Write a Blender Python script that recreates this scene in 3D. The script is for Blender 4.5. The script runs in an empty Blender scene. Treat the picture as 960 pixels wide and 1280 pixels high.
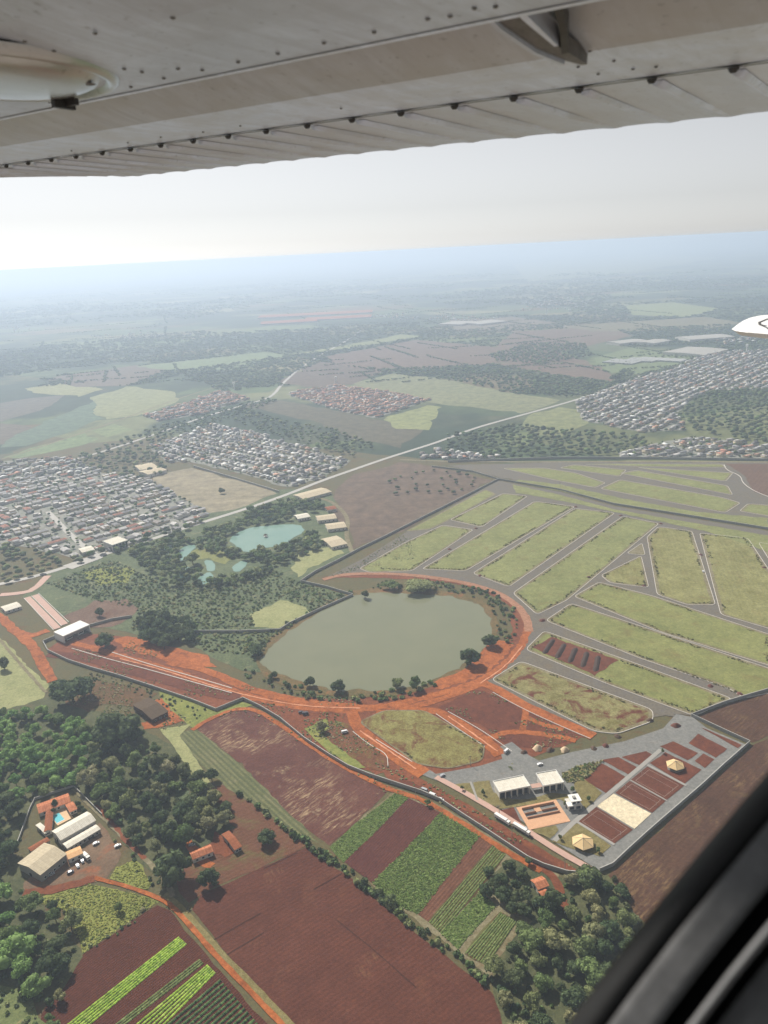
import bpy, bmesh, math, random
import numpy as np
from mathutils import Vector, Matrix, Euler

SC = bpy.context.scene
COL = SC.collection
R = math.radians

# ------------------------------------------------------------------ camera
FPX, HCAM = 961.0, 360.0            # focal length in photo pixels (960 x 1280), height above ground
_v1 = np.array([-480, 640 - 338, -FPX]); _v2 = np.array([480, 640 - 289, -FPX])   # two points on the horizon
_up = np.cross(_v2, _v1); _up /= np.linalg.norm(_up); _up = _up if _up[1] > 0 else -_up
_fw = np.array([0, 0, -1.0]) - _up * (-_up[2]); _fw /= np.linalg.norm(_fw)
RM = np.array([np.cross(_fw, _up), _fw, _up])          # camera space -> world
cam_data = bpy.data.cameras.new('camera'); cam = bpy.data.objects.new('camera', cam_data); COL.objects.link(cam)
M = Matrix.Identity(4)
for i in range(3):
    for j in range(3): M[i][j] = RM[i][j]
M[2][3] = HCAM
cam.matrix_world = M
cam_data.sensor_fit = 'HORIZONTAL'; cam_data.sensor_width = 24.0; cam_data.lens = 24.0 * FPX / 960.0
cam_data.clip_start = 0.02; cam_data.clip_end = 200000
cam_data.dof.use_dof = True; cam_data.dof.focus_distance = 700.0; cam_data.dof.aperture_fstop = 6.0
SC.camera = cam

# ------------------------------------------------------------------ sky, sun, exposure
SUN_EL, SUN_AZ = R(43), R(-32)       # azimuth measured from +Y (view direction), negative = left
world = bpy.data.worlds.new('World'); SC.world = world; world.use_nodes = True
wn = world.node_tree.nodes; wl = world.node_tree.links
sky = wn.new('ShaderNodeTexSky'); sky.sky_type = 'NISHITA'; sky.sun_disc = False
sky.sun_elevation = SUN_EL; sky.sun_rotation = SUN_AZ
sky.altitude = 300; sky.air_density = 0.8; sky.dust_density = 0.45; sky.ozone_density = 1.5
wn['Background'].inputs['Strength'].default_value = 0.071
hs = wn.new('ShaderNodeHueSaturation'); hs.inputs['Saturation'].default_value = 0.14      # milky dry-season sky
wl.new(sky.outputs[0], hs.inputs['Color']); wl.new(hs.outputs[0], wn['Background'].inputs['Color'])
sd = bpy.data.lights.new('sun', 'SUN'); sun = bpy.data.objects.new('sun', sd); COL.objects.link(sun)
sd.energy = 4.8; sd.angle = R(0.8); sd.color = (1.0, 0.95, 0.88)
sv = Vector((math.sin(SUN_AZ) * math.cos(SUN_EL), math.cos(SUN_AZ) * math.cos(SUN_EL), math.sin(SUN_EL)))
sun.rotation_euler = sv.to_track_quat('Z', 'Y').to_euler(); sun.location = (0, 0, 300)
vs = SC.view_settings
vs.view_transform = 'Standard'; vs.look = 'None'; vs.exposure = 0.42; vs.gamma = 1.0; vs.use_curve_mapping = False
cy = SC.cycles
cy.use_denoising = True; cy.max_bounces = 6; cy.volume_bounces = 4; cy.diffuse_bounces = 2; cy.glossy_bounces = 3
cy.transparent_max_bounces = 8; cy.transmission_bounces = 4; cy.caustics_reflective = False; cy.caustics_refractive = False

HAZE_DENSITY, HAZE_COLOR, HAZE_G = 1.9e-4, (0.645, 0.765, 0.935), 0.36

# ------------------------------------------------------------------ pixel -> place
def ray(px, py): return RM @ np.array([px - 480.0, 640.0 - py, -FPX])
def G(px, py, z=0.0):
    """point at height z that the photo shows at pixel (px, py)"""
    d = ray(px, py); t = (z - HCAM) / d[2]
    return np.array([d[0] * t, d[1] * t, z])
def G2(p): return G(p[0], p[1])[:2]
def GP(pts): return [G2(p) for p in pts]
def PX(x, y, z=0.0):
    v = RM.T @ np.array([x, y, z - HCAM])
    return 480 - v[0] * FPX / v[2], 640 + v[1] * FPX / v[2]

# ------------------------------------------------------------------ object helpers
def link(o, parent=None):
    COL.objects.link(o)
    if parent is not None: o.parent = parent
    return o
def tag(o, label=None, cat=None, group=None, kind=None):
    if label: o['label'] = label
    if cat: o['category'] = cat
    if group: o['group'] = group
    if kind: o['kind'] = kind
    return o
def empty(name, loc=(0, 0, 0), rz=0.0):
    o = bpy.data.objects.new(name, None); o.empty_display_size = 1; link(o)
    o.location = loc; o.rotation_euler = (0, 0, rz); return o
def obj(name, verts, faces, mat, parent=None, smooth=False):
    me = bpy.data.meshes.new(name); me.from_pydata([tuple(map(float, v)) for v in verts], [], faces)
    if mat is not None: me.materials.append(mat)
    if smooth:
        for p in me.polygons: p.use_smooth = True
    me.update()
    return link(bpy.data.objects.new(name, me), parent)
def fast_mesh(name, V, T, mats, colors=None, parent=None, smooth=False, midx=None):
    """triangle soup from numpy arrays"""
    me = bpy.data.meshes.new(name)
    nv, nt = len(V), len(T)
    me.vertices.add(nv); me.vertices.foreach_set('co', np.asarray(V, np.float32).ravel())
    me.loops.add(nt * 3); me.loops.foreach_set('vertex_index', np.asarray(T, np.int32).ravel())
    me.polygons.add(nt); me.polygons.foreach_set('loop_start', np.arange(0, nt * 3, 3, dtype=np.int32))
    if smooth: me.polygons.foreach_set('use_smooth', np.ones(nt, bool))
    for m in (mats if isinstance(mats, (list, tuple)) else [mats]): me.materials.append(m)
    if midx is not None: me.polygons.foreach_set('material_index', np.asarray(midx, np.int32))
    if colors is not None:
        a = me.attributes.new('Col', 'FLOAT_COLOR', 'FACE')
        c = np.ones((nt, 4), np.float32); c[:, :3] = colors; a.data.foreach_set('color', c.ravel())
    me.update(calc_edges=True)
    return link(bpy.data.objects.new(name, me), parent)

class MB:
    """collects boxes, prisms and tubes in local metres, builds one mesh"""
    def __init__(s): s.v = []; s.f = []
    def add(s, vs_, fs_):
        n = len(s.v); s.v += [tuple(v) for v in vs_]; s.f += [tuple(i + n for i in f) for f in fs_]; return s
    def box(s, x0, x1, y0, y1, z0, z1):
        return s.add([(x0, y0, z0), (x1, y0, z0), (x1, y1, z0), (x0, y1, z0), (x0, y0, z1), (x1, y0, z1), (x1, y1, z1), (x0, y1, z1)],
                     [(0, 3, 2, 1), (4, 5, 6, 7), (0, 1, 5, 4), (1, 2, 6, 5), (2, 3, 7, 6), (3, 0, 4, 7)])
    def prism(s, poly, z0, z1):
        n = len(poly); a = sum(poly[i][0] * poly[(i + 1) % n][1] - poly[(i + 1) % n][0] * poly[i][1] for i in range(n))
        if a < 0: poly = poly[::-1]
        return s.add([(p[0], p[1], z0) for p in poly] + [(p[0], p[1], z1) for p in poly],
                     [tuple(range(n))[::-1], tuple(range(n, 2 * n))] + [(i, (i + 1) % n, n + (i + 1) % n, n + i) for i in range(n)])
    def tube(s, p, q, r0, r1=None, n=6):
        r1 = r0 if r1 is None else r1
        p, q = Vector(p), Vector(q); d = (q - p).normalized(); a = d.orthogonal().normalized(); b = d.cross(a)
        vs_ = [p + (a * math.cos(t) + b * math.sin(t)) * r0 for t in [2 * math.pi * i / n for i in range(n)]]
        vs_ += [q + (a * math.cos(t) + b * math.sin(t)) * r1 for t in [2 * math.pi * i / n for i in range(n)]]
        return s.add(vs_, [(i, (i + 1) % n, n + (i + 1) % n, n + i) for i in range(n)] + [tuple(range(n))[::-1], tuple(range(n, 2 * n))])
    def gable(s, x0, x1, y0, y1, z0, h, t=0.15):
        """gable roof, ridge along x, thickness t"""
        ym = (y0 + y1) / 2
        return s.add([(x0, y0, z0), (x1, y0, z0), (x1, ym, z0 + h), (x0, ym, z0 + h), (x1, y1, z0), (x0, y1, z0),
                      (x0, y0, z0 + t), (x1, y0, z0 + t), (x1, ym, z0 + h + t), (x0, ym, z0 + h + t), (x1, y1, z0 + t), (x0, y1, z0 + t)],
                     [(6, 7, 8, 9), (9, 8, 10, 11), (0, 3, 2, 1), (3, 5, 4, 2), (0, 1, 7, 6), (4, 5, 11, 10), (0, 6, 9, 3), (3, 9, 11, 5), (1, 2, 8, 7), (2, 4, 10, 8)])
    def hip(s, x0, x1, y0, y1, z0, h):
        ym = (y0 + y1) / 2; k = (y1 - y0) / 2 * 0.95
        return s.add([(x0, y0, z0), (x1, y0, z0), (x1, y1, z0), (x0, y1, z0), (x0 + k, ym, z0 + h), (x1 - k, ym, z0 + h)],
                     [(0, 1, 5, 4), (1, 2, 5), (2, 3, 4, 5), (3, 0, 4), (0, 3, 2, 1)])
    def build(s, name, mat, parent=None, smooth=False): return obj(name, s.v, s.f, mat, parent, smooth)

def copy_tree(o, parent=None):
    c = o.copy(); COL.objects.link(c); c.parent = parent
    for ch in o.children: 
        d = ch.copy(); COL.objects.link(d); d.parent = c
        for g in ch.children:
            e = g.copy(); COL.objects.link(e); e.parent = d
    return c

# ------------------------------------------------------------------ outlines in metres
rng = random.Random(7); nrg = np.random.default_rng(11)
def chaikin(p, n=2, closed=True):
    p = [np.array(q, float) for q in p]
    for _ in range(n):
        o = []
        m = len(p)
        if not closed: o.append(p[0])
        for i in range(m if closed else m - 1):
            a, b = p[i], p[(i + 1) % m]; o += [a * .75 + b * .25, a * .25 + b * .75]
        if not closed: o.append(p[-1])
        p = o
    return p
def round_corners(p, r, n=4):
    """closed outline with corners rounded to about r metres"""
    o = []; m = len(p)
    for i in range(m):
        a, b, c = np.array(p[i - 1]), np.array(p[i]), np.array(p[(i + 1) % m])
        la, lc = np.linalg.norm(a - b), np.linalg.norm(c - b)
        u = b + (a - b) / la * min(r, la * .4); w = b + (c - b) / lc * min(r, lc * .4)
        o += [(1 - t) ** 2 * u + 2 * t * (1 - t) * b + t * t * w for t in [k / n for k in range(n + 1)]]
    return o
def resample(p, step, closed=True):
    o = []; m = len(p)
    for i in range(m if closed else m - 1):
        a, b = np.array(p[i]), np.array(p[(i + 1) % m]); L = np.linalg.norm(b - a); k = max(1, int(L / step))
        o += [a + (b - a) * j / k for j in range(k)]
    if not closed: o.append(np.array(p[-1]))
    return o
def rough(p, step, amp, closed=True):
    """ragged natural edge"""
    q = resample(p, step, closed); s = rng.random() * 99
    return [a + amp * np.array([math.sin(s + i * 1.3) * .5 + rng.uniform(-.7, .7), math.cos(s * 2 + i * 1.7) * .5 + rng.uniform(-.7, .7)]) for i, a in enumerate(q)]
def area2(p): return sum(p[i][0] * p[(i + 1) % len(p)][1] - p[(i + 1) % len(p)][0] * p[i][1] for i in range(len(p)))
def outset(p, d):
    """closed polygon moved outwards by d metres"""
    sgn = 1 if area2(p) > 0 else -1; o = []; n = len(p)
    for i in range(n):
        a, b, c = p[i - 1], p[i], p[(i + 1) % n]
        e1 = (b - a) / (np.linalg.norm(b - a) + 1e-9); e2 = (c - b) / (np.linalg.norm(c - b) + 1e-9)
        n1 = np.array([e1[1], -e1[0]]) * sgn; n2 = np.array([e2[1], -e2[0]]) * sgn
        m = n1 + n2; L = np.linalg.norm(m)
        m = n1 if L < 0.3 else m / L
        o.append(b + m * d / max(0.6, float(m @ n1)))
    return o
def offsets(p, d):
    """open line moved sideways by d"""
    o = []; n = len(p)
    for i in range(n):
        a = p[max(0, i - 1)]; c = p[min(n - 1, i + 1)]; e = (c - a) / (np.linalg.norm(c - a) + 1e-9)
        o.append(p[i] + np.array([e[1], -e[0]]) * d)
    return o
def inside(pt, poly):
    x, y = pt; c = False; n = len(poly); j = n - 1
    for i in range(n):
        xi, yi = poly[i][0], poly[i][1]; xj, yj = poly[j][0], poly[j][1]
        if (yi > y) != (yj > y) and x < (xj - xi) * (y - yi) / (yj - yi) + xi: c = not c
        j = i
    return c
def inside_np(P, poly):
    c = np.zeros(len(P), bool); n = len(poly); j = n - 1; x, y = P[:, 0], P[:, 1]
    for i in range(n):
        xi, yi = poly[i][0], poly[i][1]; xj, yj = poly[j][0], poly[j][1]
        if yi != yj: c ^= ((yi > y) != (yj > y)) & (x < (xj - xi) * (y - yi) / (yj - yi) + xi)
        j = i
    return c
_lay = {}
def layer(k):
    """every sheet gets a height of its own: layer k starts at k*0.12 m, later sheets a few mm higher"""
    _lay[k] = _lay.get(k, 0) + 1
    return 0.12 * k + 0.002 * (_lay[k] % 55)
def sheet_m(name, pm, k, mat, parent=None, kind='structure'):
    z = layer(k) if not isinstance(k, float) else k
    if area2(pm) < 0: pm = pm[::-1]
    o = obj(name, [(p[0], p[1], z) for p in pm], [tuple(range(len(pm)))], mat, parent)
    if parent is None: o['kind'] = kind
    return o
def sheet(name, px, k, mat, edge=0.0, step=6.0, smooth=0, parent=None):
    pm = GP(px)
    if smooth: pm = chaikin(pm, smooth)
    if edge: pm = rough(pm, step, edge)
    return sheet_m(name, pm, k, mat, parent)
def strip_m(name, line, w, k, mat, edge=0.0, parent=None, w1=None):
    n = len(line); ws = [w + ((w if w1 is None else w1) - w) * i / max(1, n - 1) for i in range(n)]
    L = [a + (b - a) * 1.0 for a, b in zip(line, line)]
    l = offsets(L, 1.0); le = []; ri = []
    for i in range(n):
        d = l[i] - line[i]; j1 = rng.uniform(-edge, edge); j2 = rng.uniform(-edge, edge)
        le.append(line[i] - d * (ws[i] / 2 + j1)); ri.append(line[i] + d * (ws[i] / 2 + j2))
    z = layer(k)
    o = obj(name, [(p[0], p[1], z) for p in le + ri], [(i, n + i, n + i + 1, i + 1) for i in range(n - 1)], mat, parent)
    if parent is None: o['kind'] = 'structure'
    return o
def track(name, px, w, k, mat, edge=0.0, step=5.0, smooth=2, w1=None, parent=None):
    line = resample(chaikin(GP(px), smooth, False), step, False)
    return strip_m(name, line, w, k, mat, edge, parent, w1)
def ribbon(name, line, w, h, mat, parent=None, closed=False, z0=0.0):
    """a solid bar (kerb, wall, coping) following a line"""
    n = len(line)
    if closed: a, b = outset(line, w / 2), outset(line, -w / 2)
    else: a, b = offsets(line, w / 2), offsets(line, -w / 2)
    v = [(p[0], p[1], z0) for p in a] + [(p[0], p[1], z0) for p in b] + [(p[0], p[1], z0 + h) for p in a] + [(p[0], p[1], z0 + h) for p in b]
    f = []
    for i in range(n if closed else n - 1):
        j = (i + 1) % n
        f += [(2 * n + i, 2 * n + j, 3 * n + j, 3 * n + i), (i, j, 2 * n + j, 2 * n + i), (n + j, n + i, 3 * n + i, 3 * n + j)]
    if not closed: f += [(0, 2 * n, 3 * n, n), (n - 1, 2 * n - 1, 4 * n - 1, 3 * n - 1)]
    return obj(name, v, f, mat, parent)
def darts(poly, spacing, tries=None, rnd=None):
    """random points in a polygon (metres) not closer than spacing"""
    P = np.array([p[:2] for p in poly]); lo, hi = P.min(0), P.max(0); A = abs(area2(poly)) / 2
    n = int(tries or 4 * A / spacing ** 2) + 8
    C = lo + nrg.random((n * 2, 2)) * (hi - lo); C = C[inside_np(C, P)]
    cell = {}; out = []; s2 = spacing * spacing
    for c in C:
        i, j = int(c[0] // spacing), int(c[1] // spacing); ok = True
        for a in (-1, 0, 1):
            for b in (-1, 0, 1):
                for q in cell.get((i + a, j + b), ()):
                    if (q[0] - c[0]) ** 2 + (q[1] - c[1]) ** 2 < s2: ok = False; break
                if not ok: break
            if not ok: break
        if ok: cell.setdefault((i, j), []).append(c); out.append(c)
    return out

# ------------------------------------------------------------------ materials
MATS = {}
def _mat(name):
    m = bpy.data.materials.new(name); m.use_nodes = True; nt = m.node_tree
    b = nt.nodes['Principled BSDF']; b.inputs['Specular IOR Level'].default_value = 0.15; b.inputs['Roughness'].default_value = 0.9
    return m, nt, b
def nd(nt, t, **kw):
    n = nt.nodes.new(t)
    for k, v in kw.items():
        if k.startswith('i_'): n.inputs[k[2:].replace('_', ' ')].default_value = v
        else: setattr(n, k, v)
    return n
def noise(nt, vec, scale, detail=4, rough_=.6, dist=0.0):
    n = nd(nt, 'ShaderNodeTexNoise'); n.inputs['Scale'].default_value = scale; n.inputs['Detail'].default_value = detail
    n.inputs['Roughness'].default_value = rough_; n.inputs['Distortion'].default_value = dist
    nt.links.new(vec, n.inputs['Vector']); return n.outputs['Fac']
def ramp(nt, fac, stops):
    r = nd(nt, 'ShaderNodeValToRGB'); e = r.color_ramp.elements
    while len(e) < len(stops): e.new(0.5)
    for i, (p, c) in enumerate(stops): e[i].position = p; e[i].color = (*c, 1) if len(c) == 3 else c
    nt.links.new(fac, r.inputs[0]); return r.outputs[0]
def mix(nt, fac, a, b, mode='MIX'):
    m = nd(nt, 'ShaderNodeMix', data_type='RGBA', blend_type=mode)
    for s, x in ((0, fac), (6, a), (7, b)):
        if isinstance(x, (int, float)): m.inputs[s].default_value = x
        elif isinstance(x, tuple): m.inputs[s].default_value = (*x, 1)
        else: nt.links.new(x, m.inputs[s])
    return m.outputs[2]
def math_(nt, op, a, b=None, c=None):
    m = nd(nt, 'ShaderNodeMath', operation=op)
    for i, x in enumerate((a, b, c)):
        if x is None: continue
        if isinstance(x, (int, float)): m.inputs[i].default_value = x
        else: nt.links.new(x, m.inputs[i])
    return m.outputs[0]
def soil(name, c1, c2, c3=None, big=0.02, mid=0.12, fine=0.9, c3lo=.55, c3hi=.7, rows=None, bump=0.35, patch=None, contrast=(.40, .60), fleck=None, grain=.28, gscale=.45):
    """ground cover: two main tones, a third in patches, optional rows (angle, period m, colour, strength)"""
    if name in MATS: return MATS[name]
    m, nt, b = _mat(name); geo = nd(nt, 'ShaderNodeNewGeometry'); pos = geo.outputs['Position']
    n1 = noise(nt, pos, big, 5, .65); n2 = noise(nt, pos, mid, 5, .7); n3 = noise(nt, pos, fine, 3, .7)
    s = math_(nt, 'ADD', math_(nt, 'MULTIPLY', n1, .3), math_(nt, 'ADD', math_(nt, 'MULTIPLY', n2, .4), math_(nt, 'MULTIPLY', n3, .3)))
    col = ramp(nt, s, [(contrast[0], c1), (contrast[1], c2)])
    if c3 is not None:
        pn = noise(nt, pos, patch or mid * .45, 6, .72, .6)
        pf = ramp(nt, pn, [(c3lo, (0, 0, 0)), (c3hi, (1, 1, 1))])
        col = mix(nt, pf, col, c3)
    hgt = n3
    if rows:
        ang, per, rc, st = rows
        vr = nd(nt, 'ShaderNodeVectorRotate', rotation_type='Z_AXIS'); vr.inputs['Angle'].default_value = -ang
        nt.links.new(pos, vr.inputs['Vector']); sx = nd(nt, 'ShaderNodeSeparateXYZ'); nt.links.new(vr.outputs[0], sx.inputs[0])
        cmb = nd(nt, 'ShaderNodeCombineXYZ'); nt.links.new(math_(nt, 'MULTIPLY', sx.outputs[0], .06), cmb.inputs[0]); nt.links.new(sx.outputs[1], cmb.inputs[1])
        wob = noise(nt, cmb.outputs[0], .5, 4, .7)
        ph = math_(nt, 'ADD', math_(nt, 'MULTIPLY', sx.outputs[1], 2 * math.pi / per), math_(nt, 'MULTIPLY', wob, 5.0))
        w = math_(nt, 'MULTIPLY_ADD', math_(nt, 'SINE', ph), .5, .5)
        streak = noise(nt, cmb.outputs[0], 1.1, 4, .75)
        w = math_(nt, 'MULTIPLY', math_(nt, 'ADD', math_(nt, 'MULTIPLY', w, .6), math_(nt, 'MULTIPLY', streak, .5)), st)
        col = mix(nt, w, col, rc); hgt = math_(nt, 'ADD', n3, w)
    if fleck:                                  # dry straw flecks lying along the rows, in drifts
        fc, ang_, lo_, hi_ = fleck
        vr = nd(nt, 'ShaderNodeVectorRotate', rotation_type='Z_AXIS'); vr.inputs['Angle'].default_value = -ang_; nt.links.new(pos, vr.inputs['Vector'])
        mp_ = nd(nt, 'ShaderNodeMapping'); mp_.inputs['Scale'].default_value = (.22, 1.0, 1.0); nt.links.new(vr.outputs[0], mp_.inputs['Vector'])
        f1 = noise(nt, mp_.outputs[0], .55, 4, .75); f2 = noise(nt, pos, .022, 5, .65, .5)
        k_ = math_(nt, 'MULTIPLY', ramp(nt, f1, [(.48, (0, 0, 0)), (.62, (1, 1, 1))]), ramp(nt, f2, [(lo_, (0, 0, 0)), (hi_, (.8,) * 3)]))
        col = mix(nt, k_, col, fc)
    gr = noise(nt, pos, gscale, 8, .82)
    col = mix(nt, 1.0, col, ramp(nt, gr, [(.33, (1 - grain,) * 3), (.67, (1 + grain,) * 3)]), 'MULTIPLY')
    nt.links.new(col, b.inputs['Base Color'])
    bp = nd(nt, 'ShaderNodeBump'); bp.inputs['Strength'].default_value = bump; bp.inputs['Distance'].default_value = 0.6
    nt.links.new(hgt, bp.inputs['Height']); nt.links.new(bp.outputs[0], b.inputs['Normal'])
    MATS[name] = m; return m
def plain(name, col, var=.15, scale=.6, rough_=.8, spec=.3, metal=0.0, dirt=None):
    """painted or built surface with mottling"""
    if name in MATS: return MATS[name]
    m, nt, b = _mat(name); tc = nd(nt, 'ShaderNodeNewGeometry')
    n = noise(nt, tc.outputs['Position'], scale, 5, .7); n2 = noise(nt, tc.outputs['Position'], scale * 7, 3, .6)
    f = math_(nt, 'ADD', math_(nt, 'MULTIPLY', n, .65), math_(nt, 'MULTIPLY', n2, .35))
    d = tuple(c * (1 - var) for c in col) if dirt is None else dirt; l = tuple(min(1, c * (1 + var)) for c in col)
    nt.links.new(ramp(nt, f, [(.35, d), (.65, l)]), b.inputs['Base Color'])
    b.inputs['Roughness'].default_value = rough_; b.inputs['Specular IOR Level'].default_value = spec; b.inputs['Metallic'].default_value = metal
    MATS[name] = m; return m
def tiled(name, c1, c2, per=.35, axis=0, rough_=.85):
    """corrugated or tiled roofing: ridges across the slope in object space"""
    if name in MATS: return MATS[name]
    m, nt, b = _mat(name); tc = nd(nt, 'ShaderNodeTexCoord'); sx = nd(nt, 'ShaderNodeSeparateXYZ'); nt.links.new(tc.outputs['Object'], sx.inputs[0])
    w = math_(nt, 'SINE', math_(nt, 'MULTIPLY', sx.outputs[axis], 2 * math.pi / per))
    n = noise(nt, tc.outputs['Object'], .5, 5, .7)
    cm = nd(nt, 'ShaderNodeCombineXYZ'); nt.links.new(math_(nt, 'MULTIPLY', sx.outputs[axis], 1.0), cm.inputs[axis]); 
    n2 = noise(nt, cm.outputs[0], .9, 2, .5)
    f = math_(nt, 'ADD', math_(nt, 'MULTIPLY', n, .6), math_(nt, 'MULTIPLY', n2, .4))
    nt.links.new(ramp(nt, f, [(.36, c1), (.62, c2)]), b.inputs['Base Color'])
    bp = nd(nt, 'ShaderNodeBump'); bp.inputs['Strength'].default_value = .5; bp.inputs['Distance'].default_value = .08
    nt.links.new(w, bp.inputs['Height']); nt.links.new(bp.outputs[0], b.inputs['Normal']); b.inputs['Roughness'].default_value = rough_
    MATS[name] = m; return m
def attr_mat(name, rand=None, transl=0.0, rough_=.9, var=.25):
    """face colour from the mesh; with rand, a tint picked per object"""
    if name in MATS: return MATS[name]
    m, nt, b = _mat(name); a = nd(nt, 'ShaderNodeAttribute', attribute_name='Col'); col = a.outputs['Color']
    geo = nd(nt, 'ShaderNodeNewGeometry'); n = noise(nt, geo.outputs['Position'], .35, 4, .7)
    if rand:
        oi = nd(nt, 'ShaderNodeObjectInfo'); k = len(rand)
        col = mix(nt, 1.0, col, ramp(nt, oi.outputs['Random'], [(i / (k - 1), c) for i, c in enumerate(rand)]), 'MULTIPLY')
    col = mix(nt, 1.0, col, ramp(nt, n, [(.3, (1 - var,) * 3), (.7, (1 + var,) * 3)]), 'MULTIPLY')
    nt.links.new(col, b.inputs['Base Color']); b.inputs['Roughness'].default_value = rough_
    if transl:
        t = nd(nt, 'ShaderNodeBsdfTranslucent'); nt.links.new(col, t.inputs['Color'])
        ms = nd(nt, 'ShaderNodeMixShader'); ms.inputs[0].default_value = transl
        nt.links.new(b.outputs[0], ms.inputs[1]); nt.links.new(t.outputs[0], ms.inputs[2]); nt.links.new(ms.outputs[0], nt.nodes['Material Output'].inputs['Surface'])
    MATS[name] = m; return m
# ================================================================== THE SETTING
def C(r, g, b, k=1.0):
    """albedo from a colour as the photo shows it; the haze greys and blues it, so soils are a little redder and grass duller"""
    if r > g > b and r - b > 12 and g < 120: b -= 13; g -= 3; k *= .80
    f = lambda c: (c / 255 / 12.92 if c <= 10 else ((max(c, 0) / 255 + .055) / 1.055) ** 2.4) * k
    return (f(r), f(g), f(b))
def ang(p, q):
    a, b = G2(p), G2(q); return math.atan2(b[1] - a[1], b[0] - a[0])

# --- soils and grasses
m_plough = soil('plough_dark', C(90, 51, 46), C(113, 68, 60), C(122, 80, 66), big=.012, mid=.06, fine=1.2, c3lo=.58, c3hi=.75, rows=(ang((275, 1180), (400, 1105)), 2.6, C(84, 52, 48), .5), fleck=(C(138, 104, 82), ang((275, 1180), (400, 1105)) + 1.4, .6, .7))
m_plough_dry = soil('plough_dry', C(94, 58, 54), C(118, 78, 72), C(165, 145, 112), big=.015, mid=.09, fine=1.1, c3lo=.6, c3hi=.7, patch=.035, rows=(ang((440, 1032), (500, 985)), 2.4, C(84, 54, 54), .45), fleck=(C(170, 146, 112), ang((440, 1032), (500, 985)), .5, .62))
m_plough_row = soil('plough_rows', C(92, 50, 48), C(114, 70, 62), None, rows=(ang((430, 1078), (510, 998)), 1.7, C(72, 42, 42), .8))
m_plough_veg = soil('plough_veg', C(88, 47, 42), C(108, 62, 54), None, rows=(ang((95, 1278), (228, 1176)), 1.5, C(68, 38, 36), .8))
m_reddirt = soil('red_dirt', C(112, 64, 50), C(146, 90, 70), C(94, 56, 44), mid=.2, fine=1.5, c3lo=.6, c3hi=.75)
m_orange = soil('orange_road', C(152, 84, 48), C(194, 118, 76), C(118, 70, 50), mid=.22, fine=1.6, c3lo=.5, c3hi=.72, patch=.09, grain=.35)
m_darkred = soil('dark_red_soil', C(94, 54, 48), C(124, 74, 62), C(150, 86, 64), mid=.15, fine=1.4, c3lo=.6, c3hi=.75)
m_lot = soil('lot_grass', C(101, 106, 60), C(140, 142, 90), C(126, 114, 78), big=.018, mid=.12, fine=.8, c3lo=.54, c3hi=.74, rows=(ang((532, 710), (670, 628)), 6.0, C(122, 122, 72), .35))
m_lot_b = soil('lot_grass_dry', C(107, 106, 60), C(146, 142, 92), C(126, 110, 76), big=.02, mid=.1, fine=.8, c3lo=.54, c3hi=.74, rows=(ang((860, 755), (825, 660)), 5.0, C(136, 134, 84), .4))
m_lot_c = soil('lot_grass_green', C(102, 106, 58), C(139, 139, 84), C(123, 109, 75), big=.02, mid=.1, fine=.8, c3lo=.54, c3hi=.74, rows=(ang((715, 757), (960, 838)), 6.0, C(116, 120, 66), .35))
m_lot_patch = soil('lot_grass_patchy', C(110, 106, 66), C(142, 136, 92), C(104, 56, 48), big=.02, mid=.1, fine=.8, c3lo=.5, c3hi=.6, patch=.04)
m_verge = soil('verge_soil', C(116, 108, 84), C(138, 130, 104), C(116, 92, 74), mid=.2, fine=1.2)
m_road = soil('dev_asphalt', C(103, 98, 92), C(120, 114, 106), C(124, 110, 95), mid=.1, fine=.7, c3lo=.55, c3hi=.8, bump=.1)
m_asphalt = soil('club_asphalt', C(112, 112, 108), C(130, 128, 122), C(132, 112, 98), mid=.1, fine=.7, c3lo=.6, c3hi=.85, bump=.1)
m_cleared = soil('cleared_soil', C(106, 84, 78), C(134, 112, 104), C(104, 68, 60), mid=.1, fine=.9)
m_scrub = soil('scrub', C(68, 80, 54), C(102, 110, 76), C(130, 126, 94), big=.02, mid=.14, fine=.7, c3lo=.55, c3hi=.75, patch=.05, grain=.45)
m_meadow = soil('meadow', C(98, 106, 52), C(138, 140, 72), C(150, 142, 78), big=.03, mid=.2, fine=1.2, c3lo=.55, c3hi=.75)
m_pale = soil('pale_grass', C(128, 132, 86), C(156, 154, 108), C(120, 120, 78), big=.03, mid=.15, fine=1.0)
m_lawn = soil('lawn', C(112, 104, 66), C(134, 124, 84), C(126, 110, 72), mid=.3, fine=1.5)
m_woodfloor = soil('wood_floor', C(64, 70, 46), C(96, 96, 64), C(112, 98, 72), mid=.2, fine=1.0, c3lo=.6, c3hi=.8)
m_tan = soil('tan_field', C(142, 132, 108), C(164, 152, 126), C(128, 120, 96), big=.01, mid=.06, fine=.5)
m_brownfield = soil('brown_field', C(106, 84, 78), C(124, 100, 92), C(136, 116, 104), big=.01, mid=.05, fine=.5, rows=(ang((480, 672), (623, 600)), 7.0, C(98, 76, 72), .5))
m_outer = soil('fallow_soil', C(74, 54, 50), C(98, 72, 64), C(112, 94, 74), big=.02, mid=.08, fine=.8, c3lo=.56, c3hi=.72, patch=.06, rows=(ang((760, 1090), (935, 930)), 3.2, C(90, 64, 58), .5), fleck=(C(136, 112, 86), ang((760, 1090), (935, 930)), .46, .62))
m_crop = soil('green_crop', C(76, 96, 46), C(108, 122, 64), C(92, 78, 54), big=.04, mid=.25, fine=1.6, c3lo=.6, c3hi=.8, rows=(ang((465, 1104), (551, 1016)), 1.6, C(70, 84, 42), .6))
m_crop_row = soil('crop_rows', C(86, 98, 54), C(108, 114, 66), None, rows=(ang((551, 1168), (632, 1068)), 2.6, C(88, 62, 48), 1.1))
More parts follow.
